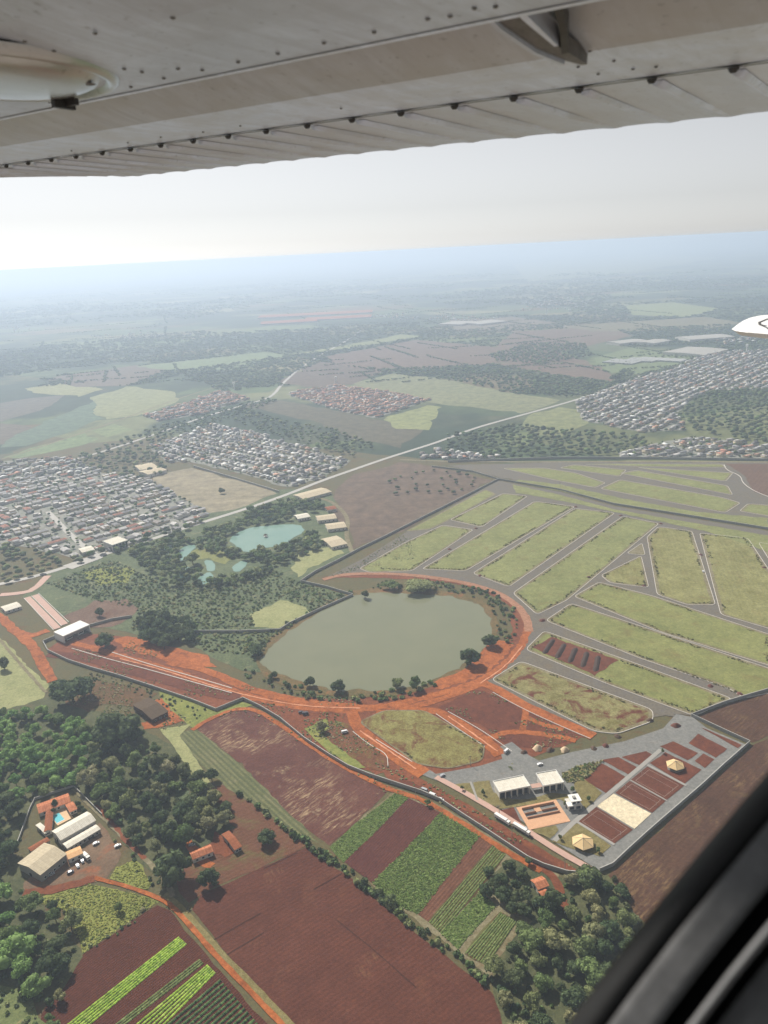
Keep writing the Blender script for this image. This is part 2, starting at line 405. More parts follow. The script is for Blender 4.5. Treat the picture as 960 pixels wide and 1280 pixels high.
m_stripe = soil('striped_grass', C(100, 104, 66), C(128, 124, 86), C(140, 130, 98), rows=(ang((245, 911), (357, 1012)), 3.6, C(76, 82, 52), 1.0))
m_water = None
def water_mat(name, col, rough_, depthcol):
    m, nt, b = _mat(name); geo = nd(nt, 'ShaderNodeNewGeometry'); n = noise(nt, geo.outputs['Position'], .02, 4, .6)
    nt.links.new(ramp(nt, n, [(.35, col), (.65, depthcol)]), b.inputs['Base Color'])
    wsx = nd(nt, 'ShaderNodeMapping'); wsx.inputs['Scale'].default_value = (.25, 1, 1); wsx.inputs['Rotation'].default_value = (0, 0, .4); nt.links.new(geo.outputs['Position'], wsx.inputs['Vector'])
    wr = noise(nt, wsx.outputs[0], .06, 4, .6); nt.links.new(ramp(nt, wr, [(.42, (rough_ * .5,) * 3), (.62, (rough_ * 1.6,) * 3)]), b.inputs['Roughness'])      # wind-ruffled streaks
    b.inputs['Specular IOR Level'].default_value = .5; b.inputs['IOR'].default_value = 1.33
    w = noise(nt, geo.outputs['Position'], .8, 3, .6)
    bp = nd(nt, 'ShaderNodeBump'); bp.inputs['Strength'].default_value = .06; bp.inputs['Distance'].default_value = .2
    nt.links.new(w, bp.inputs['Height']); nt.links.new(bp.outputs[0], b.inputs['Normal']); return m
m_lake = water_mat('lake_water', C(116, 118, 94), .05, C(121, 122, 97))
m_pond = water_mat('pond_water', C(116, 146, 134), .06, C(126, 152, 138))
m_kerb = plain('kerb_concrete', C(205, 198, 188), .08, .3)
m_wall = plain('wall_concrete', C(150, 148, 141), .14, .25)
m_coping = plain('wall_coping', C(168, 166, 158), .1, .4)
m_pave = plain('pink_paving', C(184, 150, 134), .1, .3)
m_path = plain('path_concrete', C(150, 146, 138), .08, .4)
m_white = plain('white_paint', C(226, 224, 216), .05, .5)
m_sand = soil('court_sand', C(206, 192, 160), C(222, 208, 178), None, mid=.3, fine=2)
m_court = soil('court_clay', C(100, 60, 54), C(112, 70, 62), C(122, 82, 70), mid=.12, fine=1.0, bump=.1)
m_road_far = plain('far_road', C(168, 164, 156), .08, .05)

# --- base ground to the horizon: a patchwork of woods, pasture and bare fields
m, nt, b = _mat('countryside'); geo = nd(nt, 'ShaderNodeNewGeometry'); pos = geo.outputs['Position']
mp = nd(nt, 'ShaderNodeMapping'); mp.inputs['Scale'].default_value = (1 / 430, 1 / 260, 1); mp.inputs['Rotation'].default_value = (0, 0, .5)
nt.links.new(pos, mp.inputs['Vector'])
vo = nd(nt, 'ShaderNodeTexVoronoi'); vo.inputs['Scale'].default_value = 1.0; nt.links.new(mp.outputs[0], vo.inputs['Vector'])
sp = nd(nt, 'ShaderNodeSeparateColor'); nt.links.new(vo.outputs['Color'], sp.inputs[0])
fld = ramp(nt, sp.outputs[0], [(0.0, C(70, 84, 56)), (.22, C(78, 92, 58)), (.42, C(104, 114, 72)), (.58, C(110, 96, 78)), (.68, C(134, 130, 94)), (.78, C(84, 100, 62)), (1.0, C(92, 92, 66))])
big = noise(nt, pos, .0011, 6, .62, .4)
wood = ramp(nt, big, [(.47, (0, 0, 0)), (.53, (1, 1, 1))])
col = mix(nt, wood, fld, C(52, 66, 46))
var = noise(nt, pos, .02, 5, .7); col = mix(nt, 1.0, col, ramp(nt, var, [(.3, (.72,) * 3), (.7, (1.2,) * 3)]), 'MULTIPLY')
nt.links.new(col, b.inputs['Base Color'])
MATS['countryside'] = m
GE = 85000.0
ground = obj('ground', [(-GE, -GE, 0), (GE, -GE, 0), (GE, GE, 0), (-GE, GE, 0)], [(0, 1, 2, 3)], m); ground['kind'] = 'structure'

# near land under everything within about a kilometre
m_near = soil('near_land', C(84, 84, 58), C(110, 100, 74), C(112, 78, 62), big=.012, mid=.07, fine=.6, c3lo=.55, c3hi=.75)
sheet('terrain', [(-160, 620), (-60, 575), (200, 545), (400, 560), (590, 579), (1100, 579), (1150, 900), (1000, 1330), (480, 1400), (-120, 1400), (-220, 900)], 1, m_near, edge=8, step=30)

m_bounce = soil('bounce_soil', (.23, .195, .165), (.29, .25, .215), (.19, .14, .115), big=.006, mid=.03, fine=.3)
sheet_m('bounce_field', [np.array(p, float) for p in ((-1400, -1500), (1400, -1500), (1400, 120), (420, 150), (120, 225), (-150, 225), (-420, 150), (-1400, 120))], 2, m_bounce)  # unseen pale soil added below and behind the camera to bounce light onto the wing
# --- foreground, left of the hedge
sheet('ploughed_field', [(252, 1118), (330, 1084), (385, 1058), (402, 1072), (440, 1099), (480, 1134), (520, 1166), (560, 1197), (600, 1228), (650, 1275), (690, 1330), (385, 1330), (345, 1268), (300, 1215), (262, 1165), (240, 1137)], 2, m_plough, edge=.6)
sheet('ploughed_field', [(257, 985), (277, 981), (330, 1016), (362, 1042), (385, 1057), (330, 1083), (252, 1117), (236, 1130), (215, 1100), (225, 1070), (255, 1030)], 2, soil('plough_light', C(98, 64, 56), C(122, 84, 72), C(104, 100, 68), mid=.1, fine=1.1, c3lo=.5, c3hi=.62, rows=(ang((262, 1112), (380, 1052)), 3.2, C(112, 80, 68), .7)), edge=1.2)
sheet('ploughed_field', [(245, 911), (268, 897), (295, 887), (317, 887), (340, 902), (380, 927), (410, 947), (445, 967), (485, 990), (440, 1032), (412, 1057), (380, 1035), (355, 1015), (302, 955)], 2, m_plough_dry, edge=1.0)
sheet('grass_strip', [(212, 918), (245, 911), (302, 957), (357, 1012), (385, 1038), (400, 1056), (360, 1035), (330, 1013), (277, 980), (240, 947)], 2, m_stripe, edge=1.0)
sheet('vegetable_field', [(65, 1245), (105, 1193), (150, 1162), (197, 1131), (212, 1138), (232, 1163), (252, 1187), (300, 1243), (335, 1282), (345, 1330), (40, 1330), (52, 1270)], 2, m_plough_veg, edge=.5)
sheet('meadow', [(38, 1128), (60, 1118), (110, 1106), (140, 1111), (170, 1118), (197, 1128), (150, 1160), (105, 1192), (98, 1165), (80, 1137)], 2, m_meadow, edge=1.0)
sheet('meadow', [(138, 1098), (146, 1085), (168, 1076), (178, 1083), (190, 1106), (184, 1112), (160, 1106)], 3, m_meadow, edge=1.0)
sheet('farm_yard', [(22, 1112), (34, 1100), (50, 1085), (105, 1060), (124, 1028), (134, 1040), (152, 1068), (142, 1086), (134, 1099), (108, 1106), (70, 1114), (42, 1124)], 2, soil('yard_dirt', C(112, 94, 84), C(138, 116, 102), C(156, 98, 74), mid=.1, fine=1.2, c3lo=.52, c3hi=.68), edge=.8)
sheet('scrub_clearing', [(-60, 1215), (10, 1222), (38, 1250), (58, 1278), (64, 1330), (-90, 1330)], 2, soil('clearing', C(88, 100, 58), C(118, 122, 78), C(170, 140, 104), c3lo=.62, c3hi=.72), edge=1.5)
sheet('pale_field', [(-90, 760), (0, 797), (14, 810), (34, 832), (62, 858), (48, 882), (0, 896), (-120, 900)], 2, m_pale, edge=1.2)
sheet('wood_floor', [(-160, 905), (0, 890), (60, 872), (100, 880), (160, 905), (215, 930), (262, 985), (295, 1035), (240, 1068), (215, 1110), (180, 1085), (140, 1035), (95, 985), (45, 1000), (20, 1060), (30, 1110), (60, 1135), (105, 1195), (62, 1262), (30, 1235), (-100, 1225), (-190, 1000)], 2, m_woodfloor, edge=2)
for q in ([(176, 946), (194, 948), (204, 960), (190, 964)], [(214, 990), (230, 986), (240, 998), (226, 1004)], [(222, 935), (238, 948), (256, 976), (246, 976)]): sheet('grass_patch', q, 3, m_scrub, edge=2.5, step=3, smooth=1)
sheet('dirt_patch', [(190, 876), (208, 872), (232, 890), (240, 903), (226, 902), (208, 908), (180, 912), (176, 904), (200, 899), (206, 893)], 3, m_orange, edge=.8, step=3)
sheet('dirt_patch', [(70, 865), (112, 850), (166, 858), (196, 868), (168, 884), (130, 880), (110, 890), (84, 880)], 3, soil('litter', C(92, 74, 56), C(120, 92, 72), C(84, 88, 60)), edge=1.2)
sheet('grass_bank', [(196, 862), (235, 872), (268, 887), (300, 876), (318, 882), (290, 888), (262, 899), (242, 911), (225, 898), (206, 878)], 3, m_meadow, edge=.8)
sheet('grass_bank', [(200, 912), (238, 906), (225, 920), (268, 985), (250, 985), (225, 945)], 3, m_pale, edge=1)
sheet('dirt_patch', [(268, 1040), (282, 1046), (300, 1062), (282, 1072), (262, 1066)], 3, m_reddirt, edge=.8, step=3)
sheet('dirt_patch', [(245, 1080), (232, 1058), (236, 1046), (246, 1058), (268, 1080), (262, 1086)], 3, m_orange, edge=.6, step=3)

for ln in ([(266, 1176), (300, 1156), (326, 1142)], [(392, 1112), (428, 1092)], [(280, 1196), (330, 1166)], [(330, 1086), (372, 1066)], [(420, 1150), (470, 1190), (520, 1235)]): track('wheel_track', ln, .7, 3, soil('wheel_track', C(70, 44, 42), C(80, 50, 46)), .15, 3)
for ln in ([(150, 824), (200, 837), (260, 856), (310, 871), (380, 884), (450, 886)], [(600, 855), (632, 834), (653, 808)], [(450, 914), (490, 942), (520, 962)], [(560, 896), (600, 924), (622, 940)]): track('wheel_track', ln, 1.2, 6, soil('pale_rut', C(196, 132, 98), C(214, 152, 118)), .3, 3)
# --- strips between the hedge and the perimeter wall
sheet('soil_strip', [(497, 986), (556, 1010), (640, 1062), (700, 1094), (690, 1130), (668, 1156), (640, 1195), (614, 1224), (575, 1194), (520, 1150), (465, 1107), (412, 1060), (455, 1020)], 2, m_verge, edge=.8)
S1 = [(497, 990), (510, 998), (470, 1040), (430, 1078), (412, 1060), (445, 1030)]
S2 = [(510, 998), (551, 1016), (505, 1065), (465, 1104), (430, 1078), (470, 1040)]
S3 = [(551, 1016), (600, 1046), (560, 1095), (523, 1143), (497, 1132), (465, 1104), (505, 1065)]
S4 = [(600, 1046), (616, 1056), (575, 1105), (535, 1153), (523, 1143), (560, 1095)]
S5 = [(616, 1056), (632, 1068), (618, 1090), (600, 1113), (575, 1140), (551, 1168), (535, 1153), (575, 1105)]
S6 = [(600, 1115), (621, 1133), (595, 1160), (573, 1187), (551, 1168), (577, 1140)]
S8 = [(625, 1140), (646, 1151), (628, 1180), (608, 1208), (581, 1192), (600, 1165)]
sheet('crop_field', S1, 3, m_crop, edge=.5); sheet('ploughed_field', S2, 3, m_plough_row, edge=.5)
sheet('crop_field', S3, 3, m_crop, edge=.5); sheet('ploughed_field', S4, 3, soil('plough_pale', C(108, 72, 62), C(134, 96, 84), None, rows=(ang((535, 1153), (616, 1056)), 2.0, C(92, 60, 54), .7)), edge=.5)
sheet('crop_field', S5, 3, m_crop_row, edge=.5); sheet('crop_field', S6, 3, m_crop, edge=.5); sheet('crop_field', S8, 3, m_crop_row, edge=.5)
sheet('wood_floor', [(604, 1096), (640, 1074), (664, 1082), (700, 1096), (740, 1092), (766, 1094), (800, 1140), (900, 1200), (860, 1330), (640, 1330), (618, 1240), (612, 1215), (648, 1165), (664, 1150), (612, 1116)], 2, m_woodfloor, edge=1.5)
track('dirt_track', [(668, 1078), (690, 1095), (700, 1112), (703, 1128), (708, 1138)], 5, 4, m_reddirt, .5, 3)
sheet('fallow_field', [(760, 1094), (790, 1070), (850, 1015), (905, 965), (940, 932), (1000, 905), (1160, 890), (1160, 1300), (900, 1300), (820, 1170), (775, 1120)], 2, m_outer, edge=.8)
sheet('fallow_field', [(868, 898), (906, 882), (960, 866), (1160, 820), (1160, 888), (1000, 903), (940, 929)], 2, m_outer, edge=.5)

# --- dirt belt, lake shore and scrub around the lake
sheet('dirt_belt', [(58, 812), (80, 798), (108, 792), (150, 795), (200, 815), (250, 835), (300, 855), (350, 868), (400, 874), (450, 874), (500, 866), (550, 850), (600, 830), (640, 790), (640, 760), (600, 735), (560, 728), (500, 724), (450, 722), (405, 722), (440, 712), (520, 706), (600, 712), (650, 740), (680, 780), (676, 800), (650, 840), (745, 918), (640, 955), (600, 960), (545, 972), (505, 962), (470, 968), (440, 958), (410, 942), (380, 922), (350, 898), (325, 884), (304, 874), (270, 886), (240, 876), (190, 859), (150, 846), (115, 836), (85, 826)], 2, m_reddirt, edge=1.5)
sheet('scrub_land', [(28, 746), (62, 716), (140, 690), (225, 644), (300, 622), (350, 612), (412, 612), (424, 640), (440, 690), (395, 716), (378, 728), (441, 745), (400, 760), (350, 790), (326, 820), (330, 840), (300, 838), (262, 820), (230, 802), (160, 790), (112, 782), (80, 778)], 2, m_scrub, edge=3, step=12)
sheet('lake_shore', [(318, 826), (340, 792), (395, 760), (440, 738), (470, 735), (520, 737), (568, 740), (606, 750), (624, 772), (622, 800), (608, 824), (575, 845), (530, 862), (490, 871), (440, 873), (400, 869), (350, 858), (325, 842)], 3, soil('shore', C(96, 92, 66), C(128, 108, 80), C(150, 100, 74)), edge=2, smooth=1)
sheet('lake_shore', [(585, 838), (612, 800), (640, 802), (648, 818), (620, 842), (580, 860), (545, 862), (540, 852)], 3, m_orange, edge=1.5, smooth=1)
lake = sheet('lake', [(323, 829), (336, 812), (362, 789), (395, 768), (440, 745), (470, 741), (520, 743), (565, 746), (599, 756), (614, 774), (614, 796), (601, 816), (572, 836), (545, 848), (532, 857), (500, 861), (470, 865), (440, 862), (424, 866), (400, 858), (380, 855), (360, 846), (335, 838)], 4, m_lake, edge=1.6, step=5, smooth=0)
sheet('pond', [(284, 675), (306, 661), (334, 657), (375, 655), (382, 665), (362, 675), (356, 683), (328, 685), (306, 692), (296, 683)], 4, m_pond, edge=1.0, step=6, smooth=1)
for q in ([(222, 690), (234, 681), (246, 682), (238, 692), (228, 703), (222, 700)], [(255, 700), (268, 702), (270, 712), (262, 716), (256, 708)], [(224, 718), (234, 708), (242, 712), (234, 724), (226, 726)],
          [(248, 722), (262, 714), (268, 722), (258, 732), (246, 730)], [(290, 708), (304, 700), (310, 704), (302, 714), (292, 716)], [(205, 684), (216, 680), (214, 690), (206, 694)]):
    sheet('pond', q, 4, m_pond, edge=1.0, step=5, smooth=1)
sheet('grass_patch', [(236, 690), (252, 684), (285, 690), (296, 694), (280, 706), (262, 698), (244, 700)], 3, m_lot_c, edge=2, step=8)
sheet('grass_patch', [(100, 716), (140, 708), (168, 712), (160, 728), (125, 732)], 3, m_meadow, edge=3, step=8)
sheet('grass_patch', [(315, 768), (352, 750), (382, 760), (388, 768), (350, 786), (318, 784)], 3, m_pale, edge=3, step=8)
sheet('grass_patch', [(372, 690), (420, 684), (428, 692), (396, 706), (372, 722), (366, 710)], 3, m_pale, edge=3, step=8)
sheet('dirt_patch', [(95, 790), (80, 770), (120, 752), (165, 750), (172, 766), (150, 780)], 3, m_cleared, edge=3, step=8)
sheet('dirt_patch', [(140, 800), (160, 795), (200, 805), (260, 820), (270, 835), (220, 830), (170, 815)], 3, m_orange, edge=2, step=6)

# --- dirt roads
track('dirt_road', [(90, 803), (150, 820), (200, 834), (250, 851), (300, 868), (350, 880), (400, 887), (450, 888), (500, 880), (550, 868), (600, 853), (632, 832), (652, 808), (660, 786)], 8, 4, m_orange, 1.1, 2.5)
track('road_shoulder', [(90, 803), (150, 820), (200, 834), (250, 851), (300, 868), (350, 880), (400, 887), (450, 888), (500, 880), (550, 868), (600, 853), (632, 832), (652, 808), (660, 786), (655, 766), (638, 750), (612, 737), (578, 728), (540, 722)], 13, 3, m_reddirt, 1.8, 2.5)
track('dirt_road', [(661, 790), (660, 780), (655, 766), (638, 750), (612, 737), (578, 728), (540, 722), (500, 718), (460, 717), (425, 719), (404, 725)], 8.5, 4, soil('ring_road', C(150, 108, 86), C(172, 128, 104), C(136, 92, 70), mid=.25, fine=1.8), .5, 5, w1=7)
track('dirt_road', [(60, 818), (110, 822), (150, 836), (200, 848), (260, 866), (300, 872)], 12, 4, m_darkred, .5)
track('dirt_road', [(210, 828), (260, 838), (310, 862), (360, 874), (410, 882), (470, 886)], 9, 4, m_orange, .8)
track('dirt_road', [(480, 884), (520, 884), (560, 872), (610, 852)], 7, 4, m_orange, .5)
track('dirt_road', [(438, 886), (447, 910), (465, 926), (490, 943), (512, 957), (530, 968)], 9, 4, m_orange, .4, w1=13)
track('dirt_road', [(470, 892), (540, 887), (560, 896), (585, 912), (610, 929), (626, 944)], 7.5, 4, m_orange, .4, w1=11)
track('dirt_road', [(598, 852), (622, 862), (655, 882), (702, 903), (742, 921)], 9, 4, m_orange, .4, w1=10)
track('dirt_track', [(657, 880), (657, 897), (652, 915)], 5, 4, m_orange, .4, 3)
track('dirt_track', [(612, 924), (630, 916), (652, 915), (690, 920), (720, 926)], 6, 4, m_orange, .6, 3)
track('dirt_track', [(657, 896), (676, 906), (705, 912)], 5, 4, m_orange, .5, 3)
track('dirt_track', [(0, 744), (25, 742), (42, 738), (60, 720)], 9, 4, m_pave, .3, smooth=1)
track('dirt_road', [(-60, 750), (0, 768), (16, 788), (36, 802), (50, 824), (66, 852)], 10, 4, m_orange, 1.0)
track('dirt_track', [(20, 790), (40, 796), (60, 788)], 10, 4, m_orange, 1.0)
track('dirt_track', [(118, 1098), (150, 1106), (178, 1115), (206, 1126), (222, 1140), (246, 1167), (272, 1197), (296, 1222), (326, 1254), (352, 1280), (385, 1325)], 3.0, 4, m_orange, .25, 3)
track('grass_verge', [(206, 1118), (226, 1136), (252, 1166), (280, 1197), (306, 1224), (338, 1257), (364, 1282), (400, 1325)], 4.2, 3, m_lawn, .4, 3)
track('dirt_track', [(30, 1116), (70, 1113), (118, 1098)], 6, 4, m_reddirt, .8, 3)
track('dirt_track', [(92, 986), (120, 1014), (150, 1042), (166, 1060), (190, 1082), (214, 1112), (216, 1122)], 3.2, 4, m_verge, .4, 3)
track('dirt_track', [(118, 1008), (140, 1028), (160, 1054), (182, 1074)], 3.0, 4, m_reddirt, .8, 3)
track('dirt_track', [(240, 913), (262, 899), (294, 886), (320, 887), (345, 903), (384, 930), (414, 950), (450, 970), (488, 988), (524, 998), (560, 1018), (600, 1044), (640, 1069), (676, 1090)], 4.2, 4, m_orange, .5, 3)
track('dirt_track', [(0, 800), (30, 836), (58, 866)], 3, 4, m_verge, .4, 4)
# two lane boulevard up to the gate
for ln in ([(34, 747), (72, 786)], [(44, 744), (81, 781)]):
    o = track('paved_lane', ln, 7, 4, m_pave, smooth=0)
for ln in ([(30, 748), (67, 788)], [(39.4, 745.4), (77, 783)], [(48, 742), (86, 778)]):
    ribbon('kerb', resample(GP(ln), 8, False), .6, .75, m_kerb)['kind'] = 'structure'
for ln in ([(90, 811), (130, 823), (180, 836), (240, 853), (290, 867)], [(140, 816), (190, 832), (240, 846), (290, 861)]):
    ribbon('kerb', resample(chaikin(GP(ln), 2, False), 6, False), .7, .85, m_kerb)['kind'] = 'structure'

# --- plots of the new development, each with its verge and kerb
DEV = [(404, 724), (455, 698), (510, 664), (622, 601), (700, 615), (767, 633), (855, 647), (960, 664), (1120, 694), (1120, 815), (960, 862), (905, 880), (866, 895), (845, 893), (760, 905), (741, 919), (690, 898), (655, 878), (600, 853), (632, 832), (655, 806), (662, 786), (655, 764), (620, 738), (575, 726), (520, 719), (450, 716)]
sheet('development_streets', DEV, 3, m_road)
def plot(name, px, mat, kerb=True, verge=2.8, k=4, rnd=1):
    pm = GP(px)
    ins = round_corners(outset(pm, -.4), 4)
    v = sheet_m('verge', round_corners(outset(pm, verge), 6), 4, m_verge)
    g = sheet_m(name, rough(ins, 6, .5), 5, mat)
    if kerb:
        kb = resample(round_corners(outset(pm, verge + .3), 6), 14)
        o = ribbon('kerb', kb, .45, .72, m_kerb, closed=True); o['kind'] = 'structure'
    return g
plot('grass_plot', [(453, 711), (507, 680), (554, 658), (588, 663), (513, 713), (464, 715)], m_lot)
plot('grass_plot', [(566, 650), (630, 618), (656, 621), (601, 658)], m_lot)
plot('grass_plot', [(510, 664), (607, 613), (618, 618), (566, 647), (537, 661)], m_lot, kerb=False)
plot('grass_plot', [(532, 711), (670, 628), (715, 634), (580, 713)], m_lot)
plot('grass_plot', [(595, 717), (720, 637), (765, 642), (635, 732)], m_lot)
plot('grass_plot', [(645, 742), (780, 647), (820, 655), (705, 750), (672, 766)], m_lot)
plot('grass_plot', [(755, 720), (800, 697), (807, 733), (765, 728)], m_lot_b)
plot('grass_plot', [(785, 692), (802, 680), (805, 694)], m_verge, verge=1)
plot('grass_plot', [(812, 672), (825, 660), (862, 665), (890, 755), (860, 755), (825, 743)], m_lot_b)
plot('grass_plot', [(878, 668), (932, 674), (975, 740), (1050, 800), (1040, 806), (960, 784), (905, 768)], m_lot_b)
plot('grass_plot', [(952, 680), (1020, 690), (1080, 790), (1010, 770)], m_lot_b)
plot('grass_plot', [(722, 746), (750, 730), (812, 746), (960, 795), (1060, 826), (1060, 858), (960, 830), (830, 790)], m_lot_c)
plot('grass_plot', [(687, 776), (715, 757), (960, 838), (1010, 853), (960, 864), (930, 870), (915, 860), (800, 821)], m_lot_c)
plot('grass_plot', [(662, 812), (682, 792), (780, 827), (908, 874), (866, 892), (760, 853)], m_lot_c)
sheet('soil_heap_bed', [(664, 810), (690, 797), (772, 826), (744, 845)], 6, m_darkred, edge=1.2, step=4)
plot('grass_plot', [(620, 850), (652, 830), (811, 889), (811, 900), (769, 915), (744, 912)], m_lot_patch)
sheet('grass_strip', [(640, 606), (700, 619), (767, 637), (855, 652), (960, 670), (1080, 692), (1080, 706), (960, 690), (880, 664), (800, 647), (720, 630), (645, 616)], 5, m_lot, edge=1.2)
sheet('bare_plot', [(549, 884), (595, 862), (640, 876), (700, 905), (733, 918), (690, 934), (640, 936), (600, 905), (560, 894)], 3, m_darkred, edge=1.2)
plot('grass_plot', [(450, 903), (480, 889), (530, 889), (605, 932), (602, 951), (560, 961), (522, 955)], soil('lot_rough', C(112, 100, 62), C(138, 134, 80), C(108, 66, 54), c3lo=.52, c3hi=.64, patch=.05), kerb=False, verge=1)
sheet('bare_plot', [(385, 915), (402, 900), (436, 905), (462, 930), (484, 948), (488, 966), (462, 962), (425, 940)], 3, soil('plot_mixed', C(104, 70, 56), C(132, 92, 74), C(122, 118, 66), c3lo=.56, c3hi=.68), edge=1.2)
sheet('grass_bank', [(380, 912), (408, 898), (412, 910), (402, 918), (424, 936), (458, 960), (445, 962), (408, 938)], 4, m_meadow, edge=1.0, step=4)
for ln in ([(441, 915), (462, 932), (484, 943), (485, 958)], [(470, 925), (515, 953)], [(545, 893), (582, 918), (606, 934)], [(560, 890), (600, 912), (640, 940)], [(616, 866), (652, 886), (700, 908), (738, 924)]):
    ribbon('kerb', resample(chaikin(GP(ln), 2, False), 5, False), .5, .75, m_kerb)['kind'] = 'structure'

# --- second development beyond the inner wall
sheet('development_streets', [(560, 582), (700, 578), (907, 578), (1100, 580), (1100, 690), (960, 660), (855, 643), (767, 629), (700, 610), (624, 597)], 3, m_road, edge=2)
for q in ([(703, 585), (718, 582), (780, 588), (773, 595)], [(632, 586), (680, 586), (718, 592), (754, 604), (743, 609), (690, 599)], [(800, 585), (913, 592), (905, 601)],
          [(779, 592), (797, 589), (907, 608), (913, 618)], [(754, 611), (776, 601), (902, 623), (922, 629), (905, 640)], [(928, 639), (937, 631), (1000, 636), (1020, 655)], [(730, 580), (900, 581), (905, 584), (800, 583)]):
    plot('grass_plot', q, m_lot, kerb=True, verge=2.8)
sheet('grass_strip', [(640, 603), (700, 614), (767, 630), (860, 644), (960, 660), (960, 648), (870, 640), (780, 624), (700, 606), (650, 600)], 4, m_lot, edge=1.5)
sheet('ploughed_field', [(907, 580), (1000, 580), (1060, 640), (970, 624), (942, 615), (930, 594)], 4, m_brownfield, edge=1)
ribbon('kerb', resample(chaikin(GP([(905, 581), (908, 588), (926, 595), (928, 604), (942, 614), (965, 623)]), 2, False), 8, False), .9, .8, m_kerb)['kind'] = 'structure'

# --- club grounds
CLUB = [(505, 960), (517, 950), (545, 968), (600, 958), (648, 943), (672, 952), (713, 941), (757, 932), (781, 927), (829, 911), (845, 893), (866, 897), (884, 911), (932, 931), (905, 955), (877, 980), (835, 1016), (790, 1056), (764, 1080), (750, 1089), (738, 1082), (700, 1058), (660, 1032), (620, 1008), (575, 984), (545, 976)]
sheet('club_pavement', CLUB, 4, m_asphalt)
track('asphalt_road', [(843, 893), (815, 889), (760, 862), (700, 838), (664, 820)], 8, 4, m_road, smooth=1)
sheet('asphalt_road', [(624, 934), (640, 928), (660, 944), (676, 953), (650, 960), (630, 958)], 4, m_asphalt)
for q in ([(727.5, 975), (752.5, 955), (782, 972), (757, 992)], [(752, 951), (773, 947), (800, 962), (786, 969)], [(777, 947), (807, 940), (819, 946), (800, 958)],
          [(825, 934), (841, 927.5), (872.5, 942), (860, 951)], [(861, 930), (872.5, 918), (909, 937), (895, 948)], [(868, 952), (879, 943), (893, 950), (881, 961)],
          [(825, 946), (831, 941), (877, 963), (864, 973), (856, 981), (812, 955)], [(876, 910), (884, 913), (927, 932), (922, 936)], [(624, 1014), (642, 1010), (655, 1035)]):
    sheet('planting_bed', q, 5, m_darkred, edge=.3, step=4)
sheet('planting_bed', [(702, 968), (722, 958), (752, 953), (740, 968), (725, 978), (708, 979)], 5, m_lawn, edge=.5, step=4)
COURTS = [('clay_court', [(788, 976), (809, 959), (855, 983), (833, 1001)], m_court), ('clay_court', [(769, 992), (787, 977), (832, 1002), (815, 1017)], m_court),
          ('sand_court', [(746, 1008.5), (767, 993), (814, 1018), (793, 1037)], m_sand), ('clay_court', [(721, 1027), (745, 1009.5), (791, 1038), (767, 1056)], m_court)]
m_line = plain('court_line', C(186, 172, 158), .05, 1)
for nm, q, mt in COURTS:
    cobj = sheet(nm, q, 5, mt)
    qm = [np.array(p) for p in GP(q)]; cz = cobj.data.vertices[0].co.z
    if nm == 'clay_court':
        c0 = sum(qm) / 4
        for k in range(4):
            a, b2 = c0 + (qm[k] - c0) * .8, c0 + (qm[(k + 1) % 4] - c0) * .8
            ribbon('court_line', [a, b2], .12, .012, m_line, parent=cobj, z0=cz + .004)
for q in ([(717, 980), (730, 974), (753, 992), (732, 1012), (721, 997)], [(663, 1039), (694, 1032), (698, 1039), (688, 1049)], [(711, 1037), (723, 1029), (763, 1058), (750, 1071), (716, 1062), (690, 1053)],
          [(565, 982), (587, 979), (595, 999)], [(591, 979), (612, 976), (622, 1010), (598, 1001)], [(600, 985), (640, 1000), (660, 1000), (690, 992), (712, 994), (718, 1010), (700, 1000), (644, 1010), (625, 1012)]):
    sheet('lawn', q, 5, m_lawn, edge=.4, step=4)
track('paved_path', [(545, 972), (575, 988), (620, 1014), (660, 1040), (700, 1066), (740, 1088)], 4.5, 5, m_pave, smooth=1)
track('paved_path', [(693, 1052), (716, 1030), (760, 994), (800, 960), (826, 938)], 3.2, 6, m_path, smooth=0)
track('paved_path', [(721, 1028), (768, 1057)], 2.0, 6, m_path, smooth=0)
track('paved_path', [(788, 976), (834, 1002)], 1.0, 6, m_path, smooth=0)
track('paved_path', [(588, 978), (597, 1001)], 1.5, 6, m_path, smooth=0)
track('paved_path', [(809, 957), (858, 983)], 2.0, 6, m_path, smooth=0)
sheet('dirt_belt', [(476, 962), (505, 962), (560, 992), (620, 1027), (680, 1064), (735, 1094), (712, 1091), (680, 1083), (640, 1059), (600, 1033), (560, 1007), (527, 990), (490, 979)], 3, m_reddirt, edge=.8)
track('dirt_track', [(500, 975), (560, 1004), (620, 1042), (690, 1082)], 5, 4, m_darkred, .6)

# --- far fields that can be told apart
_farn = []
def farfield(name, px, c1, c2, c3=None):
    dull = lambda c: None if c is None else tuple(.72 * x + .28 * y for x, y in zip(c, (.115, .115, .08)))
    c1, c2, c3 = dull(c1), dull(c2), dull(c3)
    nm = 'far_' + '_'.join(str(int(x * 1000)) for x in c1)
    sheet(name, px, 2, soil(nm, c1, c2, c3, big=.006, mid=.025, fine=.12, bump=0, grain=.35, gscale=.05, rows=(len(_farn) * 1.1, 26.0, tuple(x * .8 for x in c1), .35)), edge=9, step=30); _farn.append(1)
farfield('dry_field', [(186, 597), (242, 585), (349, 616), (289, 637), (262, 641), (225, 622)], C(146, 134, 108), C(166, 152, 124), C(132, 122, 96))
farfield('brown_field', [(412, 612), (445, 594), (500, 577), (560, 586), (620, 600), (550, 638), (481, 672), (442, 690), (432, 660), (418, 632)], C(108, 86, 80), C(126, 102, 94), C(134, 114, 104))
farfield('brown_field', [(305, 507), (353, 500), (467, 523), (530, 537), (500, 560), (447, 550), (403, 530)], C(92, 88, 76), C(108, 102, 88))
